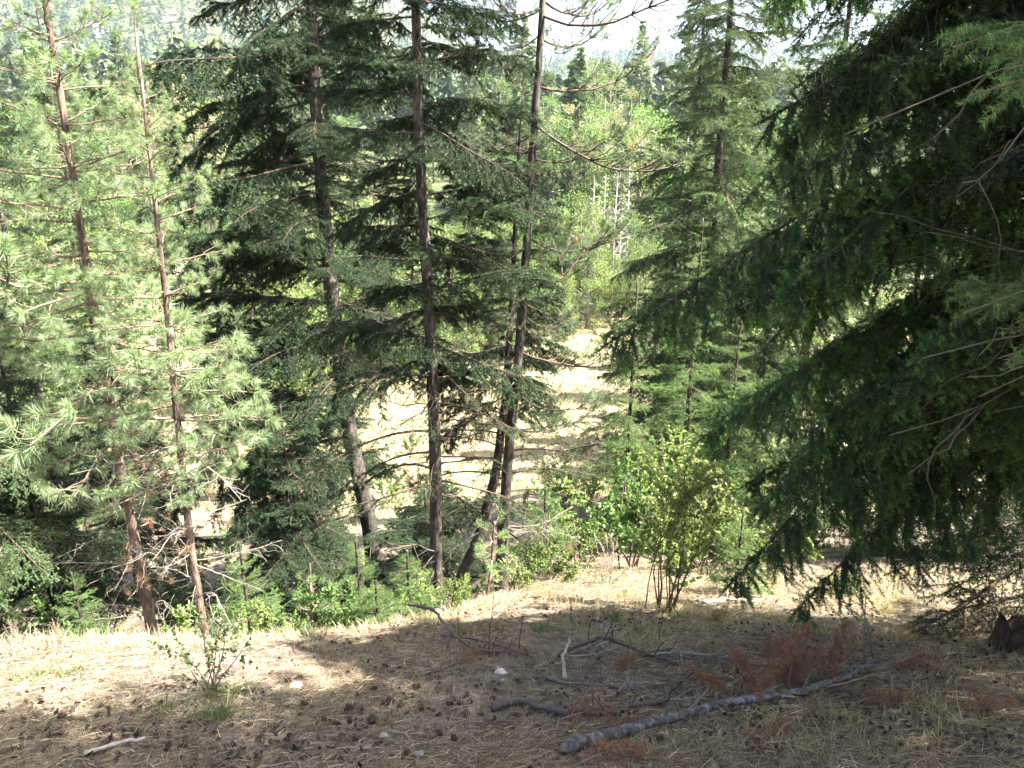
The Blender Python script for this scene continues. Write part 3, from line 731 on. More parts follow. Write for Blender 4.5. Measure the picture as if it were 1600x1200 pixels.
def far_broadleaf(seed, H, R, col, n=9000, leaf=.2, wood=(.20, .18, .15), hb=.08, clumps=70, gap=.27):
    rng = np.random.default_rng(seed); mb = MB(); tr = MB()
    z = rng.uniform(hb, .97, clumps); prof = np.sqrt(np.clip(1 - ((z - (hb + .38)) / (1 - hb - .28)) ** 2, .04, 1))
    az = rng.uniform(0, 6.28, clumps); rr = R * prof * rng.uniform(.25, 1, clumps) ** .6
    c = np.stack([np.cos(az) * rr, np.sin(az) * rr, z * H], -1); cs = R * rng.uniform(gap * .6, gap * 1.3, clumps)
    ix = rng.integers(0, clumps, n); g = nrm(rng.normal(size=(n, 3))) * (rng.random((n, 1)) ** .4); g[:, 2] *= .7
    b = c[ix] + g * cs[ix][:, None]
    cc = jit(rng, col, clumps, .18, .06)[ix] * np.exp(rng.normal(0, .22, (n, 1)))
    mb.blades(b, rng.normal(0, 1, (n, 3)) + np.array([0, 0, -.4]), leaf * rng.uniform(.6, 1.3, n), leaf * .7 * rng.uniform(.6, 1.2, n), cc, rng, 0, wide=True)
    tr.tube(np.array([[0, 0, -.4], [.08, .03, H * .3], [0, .1, H * .6], [.05, 0, H * .9]]), [H * .016, H * .012, H * .007, .02], wood, 7)
    for k in range(0, clumps, 2):
        a = np.array([0, 0, c[k, 2] * .62]); tr.tube(np.array([a, (a + c[k]) / 2 + np.array([0, 0, -.1]), c[k]]), [H * .004, H * .003, .01], wood, 4)
    return tr.mesh('trunk', [M_WOOD]), mb.mesh('crown', [M_LEAF])
def bare_tree(seed, H, col=(.42, .38, .34)):
    rng = np.random.default_rng(seed); tr = MB(); br = MB()
    tr.tube(np.array([[0, 0, -.4], [.1, 0, H * .5], [0, .1, H]]), [H * .009, H * .006, .01], col, 6)
    for k in range(70):
        h_ = rng.uniform(.15, .98) * H; az = rng.uniform(0, 6.28); pp, _ = wander(rng, (0.05, 0, h_), (math.cos(az), math.sin(az), rng.uniform(.0, .9)), (1.05 - h_ / H) * H * .16 + .3, 4, .15)
        br.tube(pp, np.linspace(.03, .012, 5), col, 3)
    return tr.mesh('trunk', [M_WOOD]), br.mesh('crown', [M_WOOD])
CF = [far_conifer(500 + i, (17, 20, 15, 22)[i], (2.8, 3.0, 2.6, 3.2)[i], ((.095, .145, .05), (.115, .165, .06), (.08, .13, .045), (.11, .15, .06))[i]) for i in range(4)]
BL = [far_broadleaf(520, 13, 3.4, (.13, .205, .06)), far_broadleaf(521, 15, 3.8, (.165, .23, .075)), far_broadleaf(522, 10, 3.0, (.11, .18, .055)),
      far_broadleaf(523, 19, 2.3, (.34, .33, .20), hb=.12, gap=.4), far_broadleaf(524, 17, 2.6, (.28, .30, .16), hb=.25, gap=.4)]
BT = [bare_tree(530, 13), bare_tree(531, 11)]
def stand(name, label, cat, var, x, y, s=1.0, rot=0.0, group=None):
    th = empty(name, ground(x, y)); tag(th, label, cat, group); th.scale = (s, s, s); th.rotation_euler = (0, 0, rot)
    obj('trunk', var[0], th); obj('crown', var[1], th)
    return th
rg = np.random.default_rng(99)
def pick(place, grp, x, y, pc, smin=.7, smax_=1.1):
    u = column_of(x, y)
    if u < -50 or u > 1420: return
    zone = next(t for lim, t in ZONES if u < lim); s_ = rg.uniform(smin, smax_); k = int(rg.integers(4)); con = rg.random() < pc; rt = rg.uniform(0, 6.28)
    size = 'short' if s_ < smin + .33 * (smax_ - smin) else ('tall' if s_ > smin + .66 * (smax_ - smin) else 'middling')
    if con: stand('conifer_tree', size + ' ' + ('pale', 'light green', 'dark', 'pale')[k] + ' conifer ' + place + ', ' + zone, 'tree', CF[k], x, y, s_, rt, grp + ' conifers')
    else: stand('leafy_tree', size + ' ' + ('green', 'yellowish', 'deep green')[k % 3] + ' leafy tree ' + place + ', ' + zone, 'tree', BL[k % 3], x, y, s_, rt, grp + ' leafy trees')
for i in range(46):                                                # left of the meadow
    y = rg.uniform(22, 80); x = -(.30 * y + 7) - rg.uniform(0, 1) * (.55 * y)
    pick('left of the meadow', 'left wood', x, y, .35, .55, 1.0)
for i in range(40):                                                # right of the meadow
    y = rg.uniform(24, 82); x = (.13 * y + 4.5) + rg.uniform(0, 1) * (.62 * y)
    pick('right of the meadow', 'right wood', x, y, .6, .55, 1.0)
for i in range(64):                                                # edge of the meadow, running away to the right
    t = rg.random(); u = 370 + 650 * (i + rg.uniform(0, .9)) / 64; y = 42 + 20 * (u - 380) / 520 + rg.random() ** 1.5 * 16; x = on_y(u, 560, y)[0]
    pick('on the meadow edge', 'meadow edge', x, y, .3, .4, .85)
for i in range(120):                                               # forest beyond
    y = 86 + 84 * (i / 120) + rg.uniform(-3, 3); x = rg.uniform(-.80, .80) * y
    pick('in the far forest', 'far forest', x, y, .62, .75, 1.2)
for i in range(30):                                                # thicker forest in the gap beside the middle pine
    y = rg.uniform(84, 150); x = on_y(rg.uniform(780, 1150), 250, y)[0]; pick('in the far forest', 'far forest', x, y, .6, 1.15, 1.65)
for i, u in enumerate([905, 925, 945, 962, 985, 270, 300, 330, 880, 1000, 230]):
    y = 92 + 7 * (i % 3); x = on_y(u, 200, y)[0]
    stand('poplar_tree', 'tall pale yellow tree rising from the forest behind the middle pine' if u > 800 else 'tall pale yellow tree rising behind the slender pines', 'tree', BL[3 + i % 2], x, y, rg.uniform(.9, 1.15), i, 'pale trees right of the pine' if u > 800 else 'pale trees left')
for i, u in enumerate([928, 938, 947, 955, 963, 972, 982, 918]):
    y = 70 + 2.5 * (i % 4); x = on_y(u, 300, y)[0]
    stand('bare_tree', 'bare pale grey tree at the meadow edge behind the upswept pine branches', 'tree', BT[i % 2], x, y, rg.uniform(.85, 1.1), i, 'bare grey trees')

for i in range(34):                                                # bushes at the near foot of the meadow
    y = rg.uniform(22, 37); x = rg.uniform(-17, 10); u = column_of(x, y)
    if u < 380 or u > 1250: continue
    k = int(rg.integers(4)); plant('bush', ('green', 'light green', 'dark', 'pale')[k] + ' bush at the meadow foot, ' + next(t for lim, t in ZONES if u < lim), 'bush', SH[k], ground(x, y), rg.uniform(1.0, 1.9), rg.uniform(0, 6.28), 'bushes at the foot of the meadow')
# far slopes: one mass of forest
def forest(name, label, pts, k, seed, col):
    rng = np.random.default_rng(seed); n = len(pts); H = rng.uniform(13, 24, n); R = H * rng.uniform(.13, .19, n)
    ix = np.repeat(np.arange(n), k); m = len(ix); f = rng.random(m); az = rng.uniform(0, 6.28, m)
    rr = R[ix] * (1 - f) * rng.uniform(.2, 1, m)
    b = pts[ix] + np.stack([np.cos(az) * rr, np.sin(az) * rr, H[ix] * (.08 + .9 * f)], -1)
    d = np.stack([np.cos(az), np.sin(az), rng.uniform(-.9, -.2, m)], -1)
    mb = MB(); c = jit(rng, col, n, .25, .08)[ix] * np.exp(rng.normal(0, .2, (m, 1)))
    mb.blades(b, d, R[ix] * rng.uniform(.6, 1.1, m), R[ix] * rng.uniform(.35, .7, m), c, rng, 0)
    top = pts + np.array([0, 0, 1.0]) * H[:, None]
    mb.blades(pts + np.array([0, 0, .55]) * H[:, None], top - pts, H * .45, R * .5, jit(rng, col, n), rng, 0)
    tag(obj(name, mb.mesh(name, [M_NEEDLE])), label, None, None, 'stuff')
rg = np.random.default_rng(123)
yy = rg.uniform(172, 330, 620); xx = rg.uniform(-.85, .85, 620) * yy
forest('forest', 'conifer forest on the rising ground beyond the valley', np.stack([xx, yy, terrain(xx, yy)], -1), 130, 1, (.07, .10, .045))
yy = 330 + 1300 * rg.random(9500) ** 1.2; xx = rg.uniform(-.85, .85, 9500) * yy
clear = (np.sin(xx * .011 + 1.3) + np.sin(yy * .017 + xx * .006)) > 1.15
xx, yy = xx[~clear], yy[~clear]
forest('hillside_forest', 'distant conifer forest covering the hills', np.stack([xx, yy, terrain(xx, yy)], -1), 24, 2, (.05, .085, .045))

# distant houses on the hillside clearing
for i, (u, v, lb) in enumerate([(258, 32, 'small distant house with reddish roof on the far hillside'), (155, 55, 'small distant pale house lower on the far hillside')]):
    b = hit(u, v); th = empty('house', b); tag(th, lb, 'house'); th.rotation_euler = (0, 0, .4 + i); w, d, hh = 8, 5, 4.5
    m = MB(); V = np.array([[sx * w, sy * d, z] for z in (-3, hh) for sy in (-1, 1) for sx in (-1, 1)])
    m.add(V, [[0, 1, 5], [0, 5, 4], [1, 3, 7], [1, 7, 5], [3, 2, 6], [3, 6, 7], [2, 0, 4], [2, 4, 6]], (.55, .50, .44)); obj('wall', m.mesh('wall', [M_WALL]), th)
    m = MB(); V = np.array([[-w - .8, -d - .8, hh], [w + .8, -d - .8, hh], [w + .8, d + .8, hh], [-w - .8, d + .8, hh], [-w - .8, 0, hh + 3.4], [w + .8, 0, hh + 3.4]])
    m.add(V, [[0, 1, 5], [0, 5, 4], [2, 3, 4], [2, 4, 5], [0, 4, 3], [1, 2, 5]], (.26, .12, .09) if i == 0 else (.3, .29, .28)); obj('roof', m.mesh('roof', [M_WALL]), th)

# ------------------------------------------------------------------ ground cover
rg = np.random.default_rng(201)
def spread(n, y0, y1, pw=1.0):
    y = y0 + (y1 - y0) * rg.random(n) ** pw; x = rg.uniform(-1, 1, n) * (.82 * y + .9)
    return x, y
def straw(n, y0, y1, L, W, cols, flat, pw=1.0, lift=.01):
    x, y = spread(n, y0, y1, pw); pch = wob(x, y, 1.4, 5, 3)
    k = rg.random(n) < np.clip(.42 + .95 * pch, .06, 1); x, y = x[k], y[k]; n = len(x)
    b = np.stack([x, y, terrain(x, y) + lift * rg.random(n)], -1)
    az = rg.normal(-.6, 1.3, n); el = np.abs(rg.normal(0, flat, n))
    d = np.stack([np.cos(az) * np.cos(el), np.sin(az) * np.cos(el), np.sin(el) - .30 * np.sin(az) * np.cos(el)], -1)
    ci = rg.integers(0, len(cols), n); c = np.array(cols)[ci] * np.exp(rg.normal(0, .25, (n, 1)))
    ll = L * rg.uniform(.4, 1.4, n)
    return b, d, ll, W * rg.uniform(.6, 1.3, n), c
STRAW = [(.37, .305, .205), (.47, .40, .285), (.29, .225, .15), (.21, .16, .11)]
gbm = MB()
b, d, L, W, c = straw(170000, 2.3, 9.0, .11, .0040, STRAW, .22, 1.15)
gbm.blades(b, d, L, W, c, rg, 0, bend=np.array([0, 0, -1.0]) * (L * .18)[:, None])
tag(obj('dry_grass', gbm.mesh('dry_grass', [M_DRY])), 'flattened straw coloured grass and stalks on the slope', None, None, 'stuff')
lbm = MB()
b, d, L, W, c = straw(150000, 2.3, 8.5, .09, .0030, [(.22, .145, .09), (.30, .215, .135), (.11, .08, .058), (.38, .30, .20)], .10, 1.25)
lbm.blades(b, d, L, W, c, rg, 0)
x, y = spread(14000, 2.3, 8.0, 1.2); k_ = rg.random(len(x)) < np.clip(.15 + 1.1 * wob(x, y, 2.3, 5, 21), .04, 1); x, y = x[k_], y[k_]; n = len(x)                       # bark crumbs and scraps
b = np.stack([x, y, terrain(x, y) + .010], -1)
lbm.blades(b, rg.normal(0, 1, (n, 3)) * np.array([1, 1, .45]), .05 * rg.uniform(.4, 1.3, n), .035, jit(rg, (.075, .055, .042), n, .5, .1), rg, 0, wide=True)
tag(obj('needle_litter', lbm.mesh('needle_litter', [M_DRY])), 'fallen brown needles and bark scraps on the slope', None, None, 'stuff')
tb = MB()                                                            # standing dry tufts
def tufts(cs, nb, Lm, col, spreadr, W=.004):
    for (cx, cy_) in cs:
        n = int(nb * rg.uniform(.5, 1.4)); px = cx + rg.normal(0, spreadr, n); py = cy_ + rg.normal(0, spreadr, n)
        b = np.stack([px, py, terrain(px, py) - .01], -1); d = np.stack([rg.normal(0, .38, n), rg.normal(0, .38, n), np.ones(n)], -1); L = Lm * rg.uniform(.4, 1.3, n)
        tb.blades(b, d, L, W, jit(rg, col, n, .25, .07), rg, 0, bend=np.stack([rg.normal(0, .3, n) * L, rg.normal(0, .3, n) * L, -.15 * L], -1))
cx = rg.uniform(-5.5, 0, 220); cs = [(a, 5.38 + .14 * rg.normal() + .75 * max(0, a + 2.6) ** 1.12) for a in cx]; tufts(cs, 34, .13, (.48, .42, .28), .10)
cs = [(rg.uniform(.3, 6.5), rg.uniform(5.4, 10.5)) for _ in range(420)]; tufts(cs, 32, .15, (.40, .34, .19), .09)
cs = [(rg.uniform(-5, 5), rg.uniform(2.6, 5.6)) for _ in range(1000)]; tufts(cs, 22, .085, (.36, .30, .20), .07, .0032)
cs = [tuple(hit(u, v)[:2]) for (u, v) in [(1290, 1120), (1330, 1160), (1420, 1100), (1200, 1150), (1500, 1130), (1390, 1180), (1460, 1160), (1100, 1180), (1260, 1185)]]; tufts(cs, 60, .22, (.34, .29, .15), .10, .004)
tag(obj('grass_tufts', tb.mesh('grass_tufts', [M_DRY])), 'standing tufts of dry grass along the brink and slope', None, None, 'stuff')
tb = MB(); cs = [tuple(hit(u, v)[:2]) for (u, v) in [(320, 1088), (345, 1085), (370, 1082), (270, 1110), (335, 1125), (345, 1115), (20, 1062), (60, 1058), (105, 1055), (720, 990), (770, 985), (850, 985), (900, 975), (960, 965), (1060, 965), (1000, 985), (680, 975), (1310, 900), (1340, 910)]]
tufts(cs, 90, .12, (.15, .20, .07), .07, .006)
tag(obj('green_grass', tb.mesh('green_grass', [M_LEAF])), 'small patches of green grass on the dry slope', None, None, 'stuff')
mb_ = MB(); n = 42000; y = rg.uniform(27, 80, n); x = rg.uniform(-24, 16, n) ; b = np.stack([x, y, terrain(x, y)], -1)
mb_.blades(b, np.stack([rg.normal(0, .35, n), rg.normal(0, .35, n), np.ones(n)], -1), rg.uniform(.15, .5, n), .05, np.array([(.30, .25, .15), (.37, .32, .20), (.19, .19, .085)])[rg.integers(0, 3, n)] * np.exp(rg.normal(0, .2, (n, 1))), rg, 0)
tag(obj('meadow_grass', mb_.mesh('meadow_grass', [M_DRY])), 'golden dry grass of the meadow on the valley floor', None, None, 'stuff')

# pine cones
cm = MB(); rc = np.random.default_rng(7)
t = np.linspace(0, 1, 7); cm.tube(np.stack([0 * t, 0 * t, t * .07], -1), .006 + .020 * np.sin(np.clip(t * .9 + .1, 0, 1) * math.pi) ** .7, (.05, .035, .025), 7)
k = np.arange(60); z = .004 + .062 * k / 60; rr = .012 + .017 * np.sin((z / .07 * .9 + .1) * math.pi); az = k * 2.399
cm.blades(np.stack([np.cos(az) * rr * .5, np.sin(az) * rr * .5, z], -1), np.stack([np.cos(az), np.sin(az), .5 + 0 * az], -1), .022, .018, jit(rc, (.16, .11, .075), 60, .35, .08), rc, 0, wide=True)
CONE = cm.mesh('pine_cone', [M_WOOD])
cone_pix = [(rg.normal(620, 95), rg.normal(1095, 26)) for _ in range(48)] + [(rg.uniform(60, 1000), rg.uniform(1060, 1195)) for _ in range(40)] + [(rg.uniform(1220, 1560), rg.uniform(1000, 1040)) for _ in range(26)]
for (u, v) in cone_pix:
    if not (1035 < v < 1198) and not u > 1200: continue
    g = hit(u, v); o = obj('pine_cone', CONE, None, g + np.array([0, 0, rg.uniform(.0, .012)])); o.rotation_euler = (rg.uniform(1.0, 2.0), rg.uniform(0, 6.28), rg.uniform(0, 6.28)); s_ = rg.uniform(.42, .80); o.scale = (s_, s_, s_)
    if u < 1200: tag(o, 'dark pine cone lying open on the dry slope', 'pine cone', 'pine cones on the open slope')
    else: tag(o, 'dark pine cone lying in the shade under the spruce', 'pine cone', 'pine cones under the spruce')

# fallen wood
def fallen(name, label, cat, pix, r0, r1, col=(.14, .12, .105), mat=None, lift=0.0, sides=9, subs=0, seed=0, heights=None, rough=.15):
    P = np.array([hit(u, v) for (u, v) in pix]); rr = np.linspace(r0, r1, len(P)); P[:, 2] += rr * .9 + lift + (.014 if r0 > .006 else .006)
    if heights is not None: P[:, 2] += np.array(heights)
    rng = np.random.default_rng(seed); base = P[0].copy()
    L = np.concatenate([[0], np.cumsum(np.linalg.norm(np.diff(P, axis=0), axis=1))]); s = np.linspace(0, L[-1], max(14, int(L[-1] / .04)))
    p = np.stack([np.interp(s, L, P[:, k]) for k in range(3)], -1) - base
    for _ in range(2): p[1:-1] = .25 * p[:-2] + .5 * p[1:-1] + .25 * p[2:]
    p[1:-1] += rng.normal(0, r0 * (.16 if r0 < .03 else .03), p[1:-1].shape) + np.repeat(rng.normal(0, r0 * (.45 if r0 < .03 else .10), (len(p) // 5 + 1, 3)), 5, axis=0)[:len(p) - 2] * np.array([1, 1, .3])
    m = MB(); m.tube(p, np.interp(s, L, rr), col, sides, 0, rough=rough, rng=rng)
    th = empty(name, base); tag(th, label, cat); obj('stem', m.mesh('stem', [mat or M_WOOD], True), th)
    for k in range(subs):
        i = rng.integers(len(p) // 5, len(p)); d = rng.normal(0, .6, 3) + np.array([0, 0, .55]) + (p[min(i + 1, len(p) - 1)] - p[i - 1]) / np.linalg.norm(p[min(i + 1, len(p) - 1)] - p[i - 1]) * .6
        pp, _ = wander(rng, p[i], d, rng.uniform(.12, .38), 6, .18, -.03); mm = MB(); mm.tube(pp, np.linspace(r1 * .6 + .001, .0015, 7), (np.array(col) if max(col) < .9 else np.array([.16, .145, .13])) * rng.uniform(.8, 1.3), 4); obj('twig', mm.mesh('twig', [M_WOOD]), th)
    return th, p, base
th, p, base = fallen('fallen_log', 'long grey barked log lying across the lower right slope', 'log', [(880, 1180), (940, 1160), (1000, 1142), (1130, 1106), (1250, 1086), (1325, 1062), (1368, 1033)], .040, .016, (1, 1, 1), M_BARK_LOG, sides=16, seed=1, rough=.035, subs=9)
m = MB(); dn = nrm(p[0] - p[2]); m.tube(np.array([p[0] - dn * .01, p[0] + dn * .012, p[0] + dn * .035]), [.030, .022, .006], (.17, .13, .095), 11, rough=.45); obj('broken_end', m.mesh('broken_end', [M_WOOD]), th)
for i, (pa, pb, ra) in enumerate([([(1365, 1036), (1358, 985), (1345, 940), (1322, 905)], [0, .28, .50, .72], .011), ([(1352, 1045), (1350, 990), (1353, 925)], [0, .25, .60], .006), ([(1283, 1072), (1278, 1030), (1293, 985), (1294, 970)], [0, .14, .33, .40], .010), ([(1300, 1068), (1330, 1042), (1385, 1038), (1440, 1020)], [0, .05, .08, .12], .009)]):
    Y0 = hit(*pa[0])[1]; P = np.array([on_y(u, v, Y0 + .02 * k) for k, (u, v) in enumerate(pa)]) - base; m = MB(); m.tube(P, np.linspace(ra, .003, len(P)), (.20, .18, .165), 5); obj('side_limb', m.mesh('side_limb', [M_WOOD]), th)
fallen('fallen_branch', 'dark crooked branch lying above the long log, forked at its end', 'branch', [(768, 1112), (810, 1100), (880, 1119), (950, 1116), (1000, 1107), (1040, 1098), (1062, 1068), (1112, 1028)], .026, .009, (.10, .085, .075), subs=9, seed=2)
fallen('fallen_branch', 'arched dark branch on the slope behind the white rock', 'branch', [(872, 1030), (905, 1018), (940, 1014), (980, 1022), (1020, 1032), (1060, 1043)], .020, .010, (.085, .072, .064), subs=7, seed=3, heights=[0, .06, .09, .06, .02, 0])
fallen('fallen_branch', 'thin grey branch lying level between the two crooked branches', 'branch', [(850, 1062), (885, 1074), (940, 1073), (980, 1079), (1042, 1074)], .014, .007, (.13, .115, .10), subs=5, seed=4)
fallen('fallen_branch', 'short dark branch pointing at the red dead boughs', 'branch', [(1062, 1086), (1090, 1079), (1118, 1072)], .012, .005, (.12, .10, .085), subs=2, seed=5)
fallen('fallen_branch', 'blackish branch arching over the slope below the saplings', 'branch', [(640, 982), (680, 988), (720, 1012), (745, 1022), (800, 1024)], .015, .009, (.11, .09, .08), subs=5, seed=6, heights=[.25, .22, .06, .02, .01])
fallen('fallen_branch', 'blackish branch lying right of the arching one near the white rock', 'branch', [(690, 1003), (735, 1006), (775, 1014), (830, 1030)], .014, .008, (.12, .10, .09), subs=6, seed=7, heights=[.05, .04, .03, 0])
fallen('fallen_branch', 'thin dark fork of branches left of the white rock', 'branch', [(650, 1060), (690, 1050), (720, 1038), (760, 1022)], .008, .004, (.12, .09, .075), subs=5, seed=8)
fallen('fallen_stick', 'smooth bleached stick lying at the lower left', 'stick', [(132, 1183), (165, 1174), (200, 1163), (227, 1157)], .013, .009, (.36, .33, .29), seed=9)
fallen('fallen_branch', 'bleached branch on the dry grass under the spruce tips', 'branch', [(1098, 943), (1130, 939), (1165, 940), (1192, 938)], .020, .012, (.45, .41, .36), subs=2, seed=10)
fallen('fallen_branch', 'pale grey branch behind the red dead boughs', 'branch', [(1005, 1026), (1060, 1022), (1110, 1028), (1165, 1034)], .013, .006, (.28, .25, .23), subs=3, seed=11)
fallen('fallen_branch', 'thin branch among the grass in front of the log', 'branch', [(1045, 1170), (1080, 1168), (1110, 1152), (1115, 1150)], .006, .003, (.11, .10, .09), subs=4, seed=12)
fallen('fallen_branch', 'dark branch half buried in grass at the lower right corner', 'branch', [(1440, 1140), (1490, 1150), (1560, 1175), (1600, 1185)], .012, .009, (.09, .075, .065), subs=2, seed=13)
fallen('fallen_branch', 'thin curved stick below the right end of the log', 'branch', [(1255, 1125), (1275, 1110), (1320, 1108), (1370, 1112)], .008, .004, (.10, .085, .07), subs=2, seed=14)
fallen('fallen_branch', 'grey stick lying close behind the log among red needles', 'branch', [(1180, 1092), (1210, 1078), (1228, 1068)], .011, .007, (.26, .25, .25), subs=1, seed=15)
fallen('fallen_stick', 'grey snag standing crooked beside the thin level branch', 'stick', [(884, 1066), (882, 1055), (878, 1040), (888, 1022)], .015, .010, (.30, .27, .22), seed=16, heights=[0, .05, .10, .14])
for i, (u, v, hgt, lb) in enumerate([(718, 1005, .42, 'thin dark upright stalk below the leaning trunk'), (764, 1018, .62, 'tall dark upright stalk right of the leaning trunk'), (1030, 1000, .40, 'thin dark upright stalk under the yellowish bush'), (893, 975, .30, 'short dark stalk left of the yellowish bush'), (920, 1000, .33, 'short bent stalk on the slope left of the yellowish bush'), (811, 1015, .45, 'dark upright stalk in the middle slope')]):
    b = hit(u, v); rng = np.random.default_rng(600 + i); pp, _ = wander(rng, (0, 0, -.02), (0, 0, 1), hgt, 7, .06); m = MB(); m.tube(pp, np.linspace(.006, .002, 8), (.09, .07, .055), 5)
    for k in range(3):
        p2, _ = wander(rng, pp[3 + k], rng.normal(0, .5, 3) + np.array([0, 0, .6]), .1, 3, .1); m.tube(p2, np.linspace(.003, .001, 4), (.09, .07, .055), 3)
    tag(obj('dry_stalk', m.mesh('dry_stalk', [M_WOOD]), None, b), lb, 'stalk')
rng = np.random.default_rng(639)
for i in range(26):
    u, v = rng.uniform(860, 1340), rng.uniform(1012, 1092); a = rng.normal(0, .5); l = rng.uniform(30, 95)
    fallen('fallen_stick', 'thin dark stick in the tangle of dead wood behind the log', 'stick', [(u, v), (u + l * .5, v - l * .5 * math.sin(a) * .4 + rng.normal(0, 3)), (u + l, v - l * math.sin(a) * .4)], rng.uniform(.004, .009), .003, [(.11, .095, .085), (.16, .14, .125), (.30, .28, .26)][i % 3], seed=900 + i, sides=6, subs=1 + i % 3, heights=[0, rng.uniform(0, .05), rng.uniform(0, .14)])[0]['group'] = 'tangle of dead sticks'
rng = np.random.default_rng(640)
for i in range(34):
    u, v = rng.uniform(20, 1580), rng.uniform(1010, 1195); a = rng.normal(0, .4); l = rng.uniform(18, 60)
    fallen('twig', 'thin fallen twig lying on the open slope', 'twig', [(u, v), (u + l * .5, v - l * .5 * math.sin(a) * .4 + rng.normal(0, 2)), (u + l, v - l * math.sin(a) * .4)], .0045, .002, (.17, .14, .115) if rng.random() < .7 else (.36, .32, .27), seed=650 + i, sides=5)[0]['group'] = 'thin twigs on the slope'

# dead red boughs
RED = (.28, .13, .078)
RB = [conifer_branch(700 + i, .60, .030, .40, .020, .085, .024, .0052, 300, rise=.1, droop=.12, hang=.25, bare=.05, col=RED, tipcol=(.34, .175, .10), wood=(.26, .22, .19), r0=.008, fuzz=.01).mesh('dead_bough', [M_WOOD, M_DRY]) for i in range(3)]
for i, (u, v, du, ht, s_, lb) in enumerate([(1160, 1092, 25, .26, .75, 'rust red dead bough standing behind the middle of the log'), (1232, 1078, 12, .42, .85, 'tall rust red dead bough behind the log, nearest the upright limb'), (1200, 1085, -22, .24, .75, 'rust red dead bough between the two standing red boughs'), (1285, 1066, 14, .40, .8, 'rust red dead bough at the right end of the log'),
        (1140, 1090, -20, .14, .6, 'low rust red bough left of the standing red boughs'), (1255, 1070, -25, .30, .8, 'rust red bough leaning left behind the right half of the log'), (1215, 1070, 25, .20, .7, 'rust red bough leaning right behind the log'), (880, 1125, 60, .05, .6, 'rust red bough under the dark crooked branch'), (930, 1140, 60, .06, .6, 'rust red bough in front of the dark crooked branch'), (955, 1045, 30, .14, .5, 'small rust red bough beside the thin level branch'),
        (905, 1196, 50, .10, .65, 'rust red bough at the bottom edge near the log end'), (1150, 1162, 50, .08, .65, 'rust red bough in the grass in front of the log'), (1105, 972, 20, .08, .4, 'small red bough on the grass right of the yellowish bush'), (715, 1040, 25, .16, .35, 'small red tuft of needles left of the white rock'),
        (1390, 1045, 40, .08, .6, 'rust brown bough in the shade under the spruce'), (1500, 1110, 50, .06, .6, 'rust brown bough in the shade at the right edge'), (1340, 1100, 60, .06, .6, 'rust brown bough right of the log end')]):
    a = hit(u, v) + np.array([0, 0, .01]); x = np.array([du / FPX * 6.0, .04, ht * .6 - .47 * .04])
    o = put_branch(None, (RB[i % 3], .6), a, a + nrm(x) * s_ * .6, RNG.uniform(-1.2, 1.2), 'dead_bough'); tag(o, lb, 'dead bough')

# rocks and stump
def rock(label, u, v, size, col, seed):
    rng = np.random.default_rng(seed); n1, n2 = 10, 7; m = MB()
    th, ph = np.meshgrid(np.linspace(0, 2 * math.pi, n1, endpoint=False), np.linspace(.15, math.pi - .15, n2)); r = 1 + rng.normal(0, .14, th.shape)
    V = np.stack([np.sin(ph) * np.cos(th) * r, np.sin(ph) * np.sin(th) * r, np.cos(ph) * r], -1).reshape(-1, 3) * np.array(size)
    F = []
    for i in range(n2 - 1):
        for j in range(n1):
            a, b_, c, d = i * n1 + j, i * n1 + (j + 1) % n1, (i + 1) * n1 + (j + 1) % n1, (i + 1) * n1 + j; F += [[a, d, c], [a, c, b_]]
    for j in range(1, n1 - 1): F += [[0, j, j + 1], [(n2 - 1) * n1, (n2 - 1) * n1 + j + 1, (n2 - 1) * n1 + j]]
    m.add(V, F, col); o = obj('rock', m.mesh('rock', [M_ROCK]), None, hit(u, v) + np.array([0, 0, size[2] * .2])); tag(o, label, 'rock')
rock('white angular rock beside the blackish branches', 782, 1052, (.046, .034, .030), (.60, .57, .52), 1)
rock('flat pale rock on the dry slope, left of the cones', 462, 1072, (.05, .04, .016), (.42, .38, .33), 2)
rock('small pale stone among the pine cones', 655, 1180, (.03, .025, .018), (.30, .28, .25), 3)
rock('small grey stone at the lower middle', 600, 1150, (.028, .02, .015), (.36, .34, .31), 4)
rock('small pale stone just below the white rock', 785, 1064, (.018, .014, .012), (.42, .40, .36), 5)
rng = np.random.default_rng(800); sbp = hit(1592, 1012); N = 22; an = np.linspace(0, 6.283, N, endpoint=False)
topz = .20 + .06 * np.sin(an * 2 + .5) + rng.normal(0, .02, N); topz[(np.abs(an - 3.05) < .32)] = .33
zs = [-.08, 0, .08, .15, 1]; V = []
for k, z in enumerate(zs):
    rad = .19 * (1.25 - .25 * min(z + .08, .2) / .2) * (1 + .07 * np.sin(an * 5 + 1) + rng.normal(0, .03, N)); V.append(np.stack([np.cos(an) * rad, np.sin(an) * rad, topz if k == 4 else np.full(N, z)], -1))
inner = np.stack([np.cos(an) * .10, np.sin(an) * .10, topz * .5], -1); V.append(inner); V.append(np.array([[0, 0, .08]])); V = np.concatenate(V); F = []
for k in range(5):
    for j in range(N): a, b_ = k * N + j, k * N + (j + 1) % N; F += [[a, b_, b_ + N], [a, b_ + N, a + N]]
for j in range(N): F.append([5 * N + j, 5 * N + (j + 1) % N, 6 * N])
m = MB(); m.add(V, F, (1, 1, 1)); tag(obj('tree_stump', m.mesh('tree_stump', [M_BARK_STUMP]), None, sbp), 'dark jagged rotten stump in the shade at the right edge', 'stump')

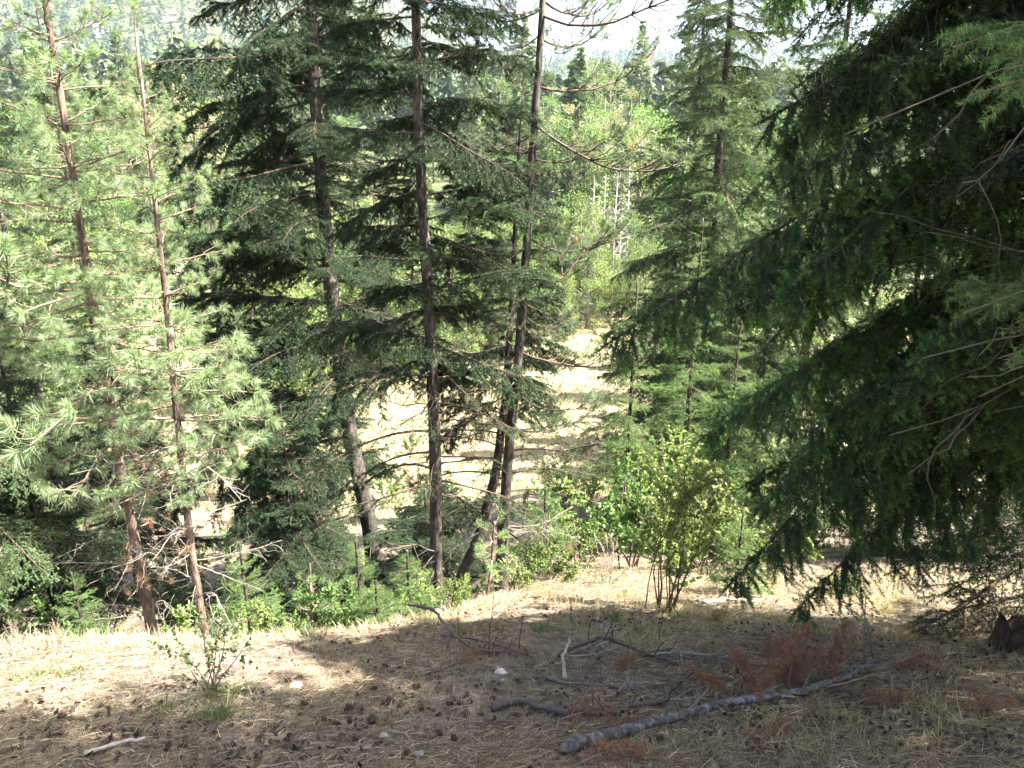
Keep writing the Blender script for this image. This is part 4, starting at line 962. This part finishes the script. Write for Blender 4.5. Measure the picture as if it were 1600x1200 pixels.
# low twiggy bough of the big spruce over the stump belongs to a small shaded fir
th = empty('fir_tree', ground(6.3, 6.9)); tag(th, 'small shaded fir whose thin twiggy boughs spread over the stump', 'tree')
me, p, r = trunk_mesh(np.array([[0, 0, -.1], [.02, 0, 1.5], [0, 0, 3.2]]), .05, .01, M_BARK_FIR, seed=53); obj('trunk', me, th); crown = empty('crown', (0, 0, 0), th); b0 = np.array(th.location)
for i, (u, v, Yt) in enumerate([(1380, 900, 6.1), (1430, 990, 5.9), (1400, 1010, 6.0), (1470, 930, 6.0), (1490, 960, 5.8), (1450, 880, 6.4), (1530, 900, 6.2), (1540, 1000, 6.2)]):
    tip = on_y(u, v, Yt) - b0; a = np.array([0, 0, max(tip[2] + .25, .5)]); put_branch(crown, FIR_T[i % 3], a, tip, 0)
for k in range(16):
    h_ = 1 + 2 * k / 16; az = k * 2.4; ln = 1.3 * (1 - k / 18); a = along(p, h_); put_branch(crown, FIR_T[k % 3], a, a + ln * np.array([math.cos(az), math.sin(az), -.1]))

# ------------------------------------------------------------------ air
hm = bpy.data.materials.new('haze_air'); hm.use_nodes = True; nt = hm.node_tree; nt.nodes.remove(nt.nodes['Principled BSDF'])
pv = node(nt, 'ShaderNodeVolumePrincipled'); pv.inputs['Color'].default_value = (.70, .83, 1.0, 1); pv.inputs['Density'].default_value = .00017; pv.inputs['Anisotropy'].default_value = .2
nt.links.new(pv.outputs[0], nt.nodes['Material Output'].inputs['Volume'])
ZLO, ZHI = float(terrain(X, Y).min()), float(terrain(X, Y).max())
hb_ = MB(); lo, hi = (-2650, -46, ZLO - 1.0), (2650, 3660, ZHI + 30)
V = np.array([[(lo, hi)[i][0], (lo, hi)[j][1], (lo, hi)[k][2]] for k in (0, 1) for j in (0, 1) for i in (0, 1)])
hb_.add(V, [[0, 2, 3], [0, 3, 1], [4, 5, 7], [4, 7, 6], [0, 1, 5], [0, 5, 4], [1, 3, 7], [1, 7, 5], [3, 2, 6], [3, 6, 7], [2, 0, 4], [2, 4, 6]], (1, 1, 1))
HAZE = tag(obj('haze', hb_.mesh('haze', [hm])), 'pale blue summer haze in the valley air', None, None, 'stuff')
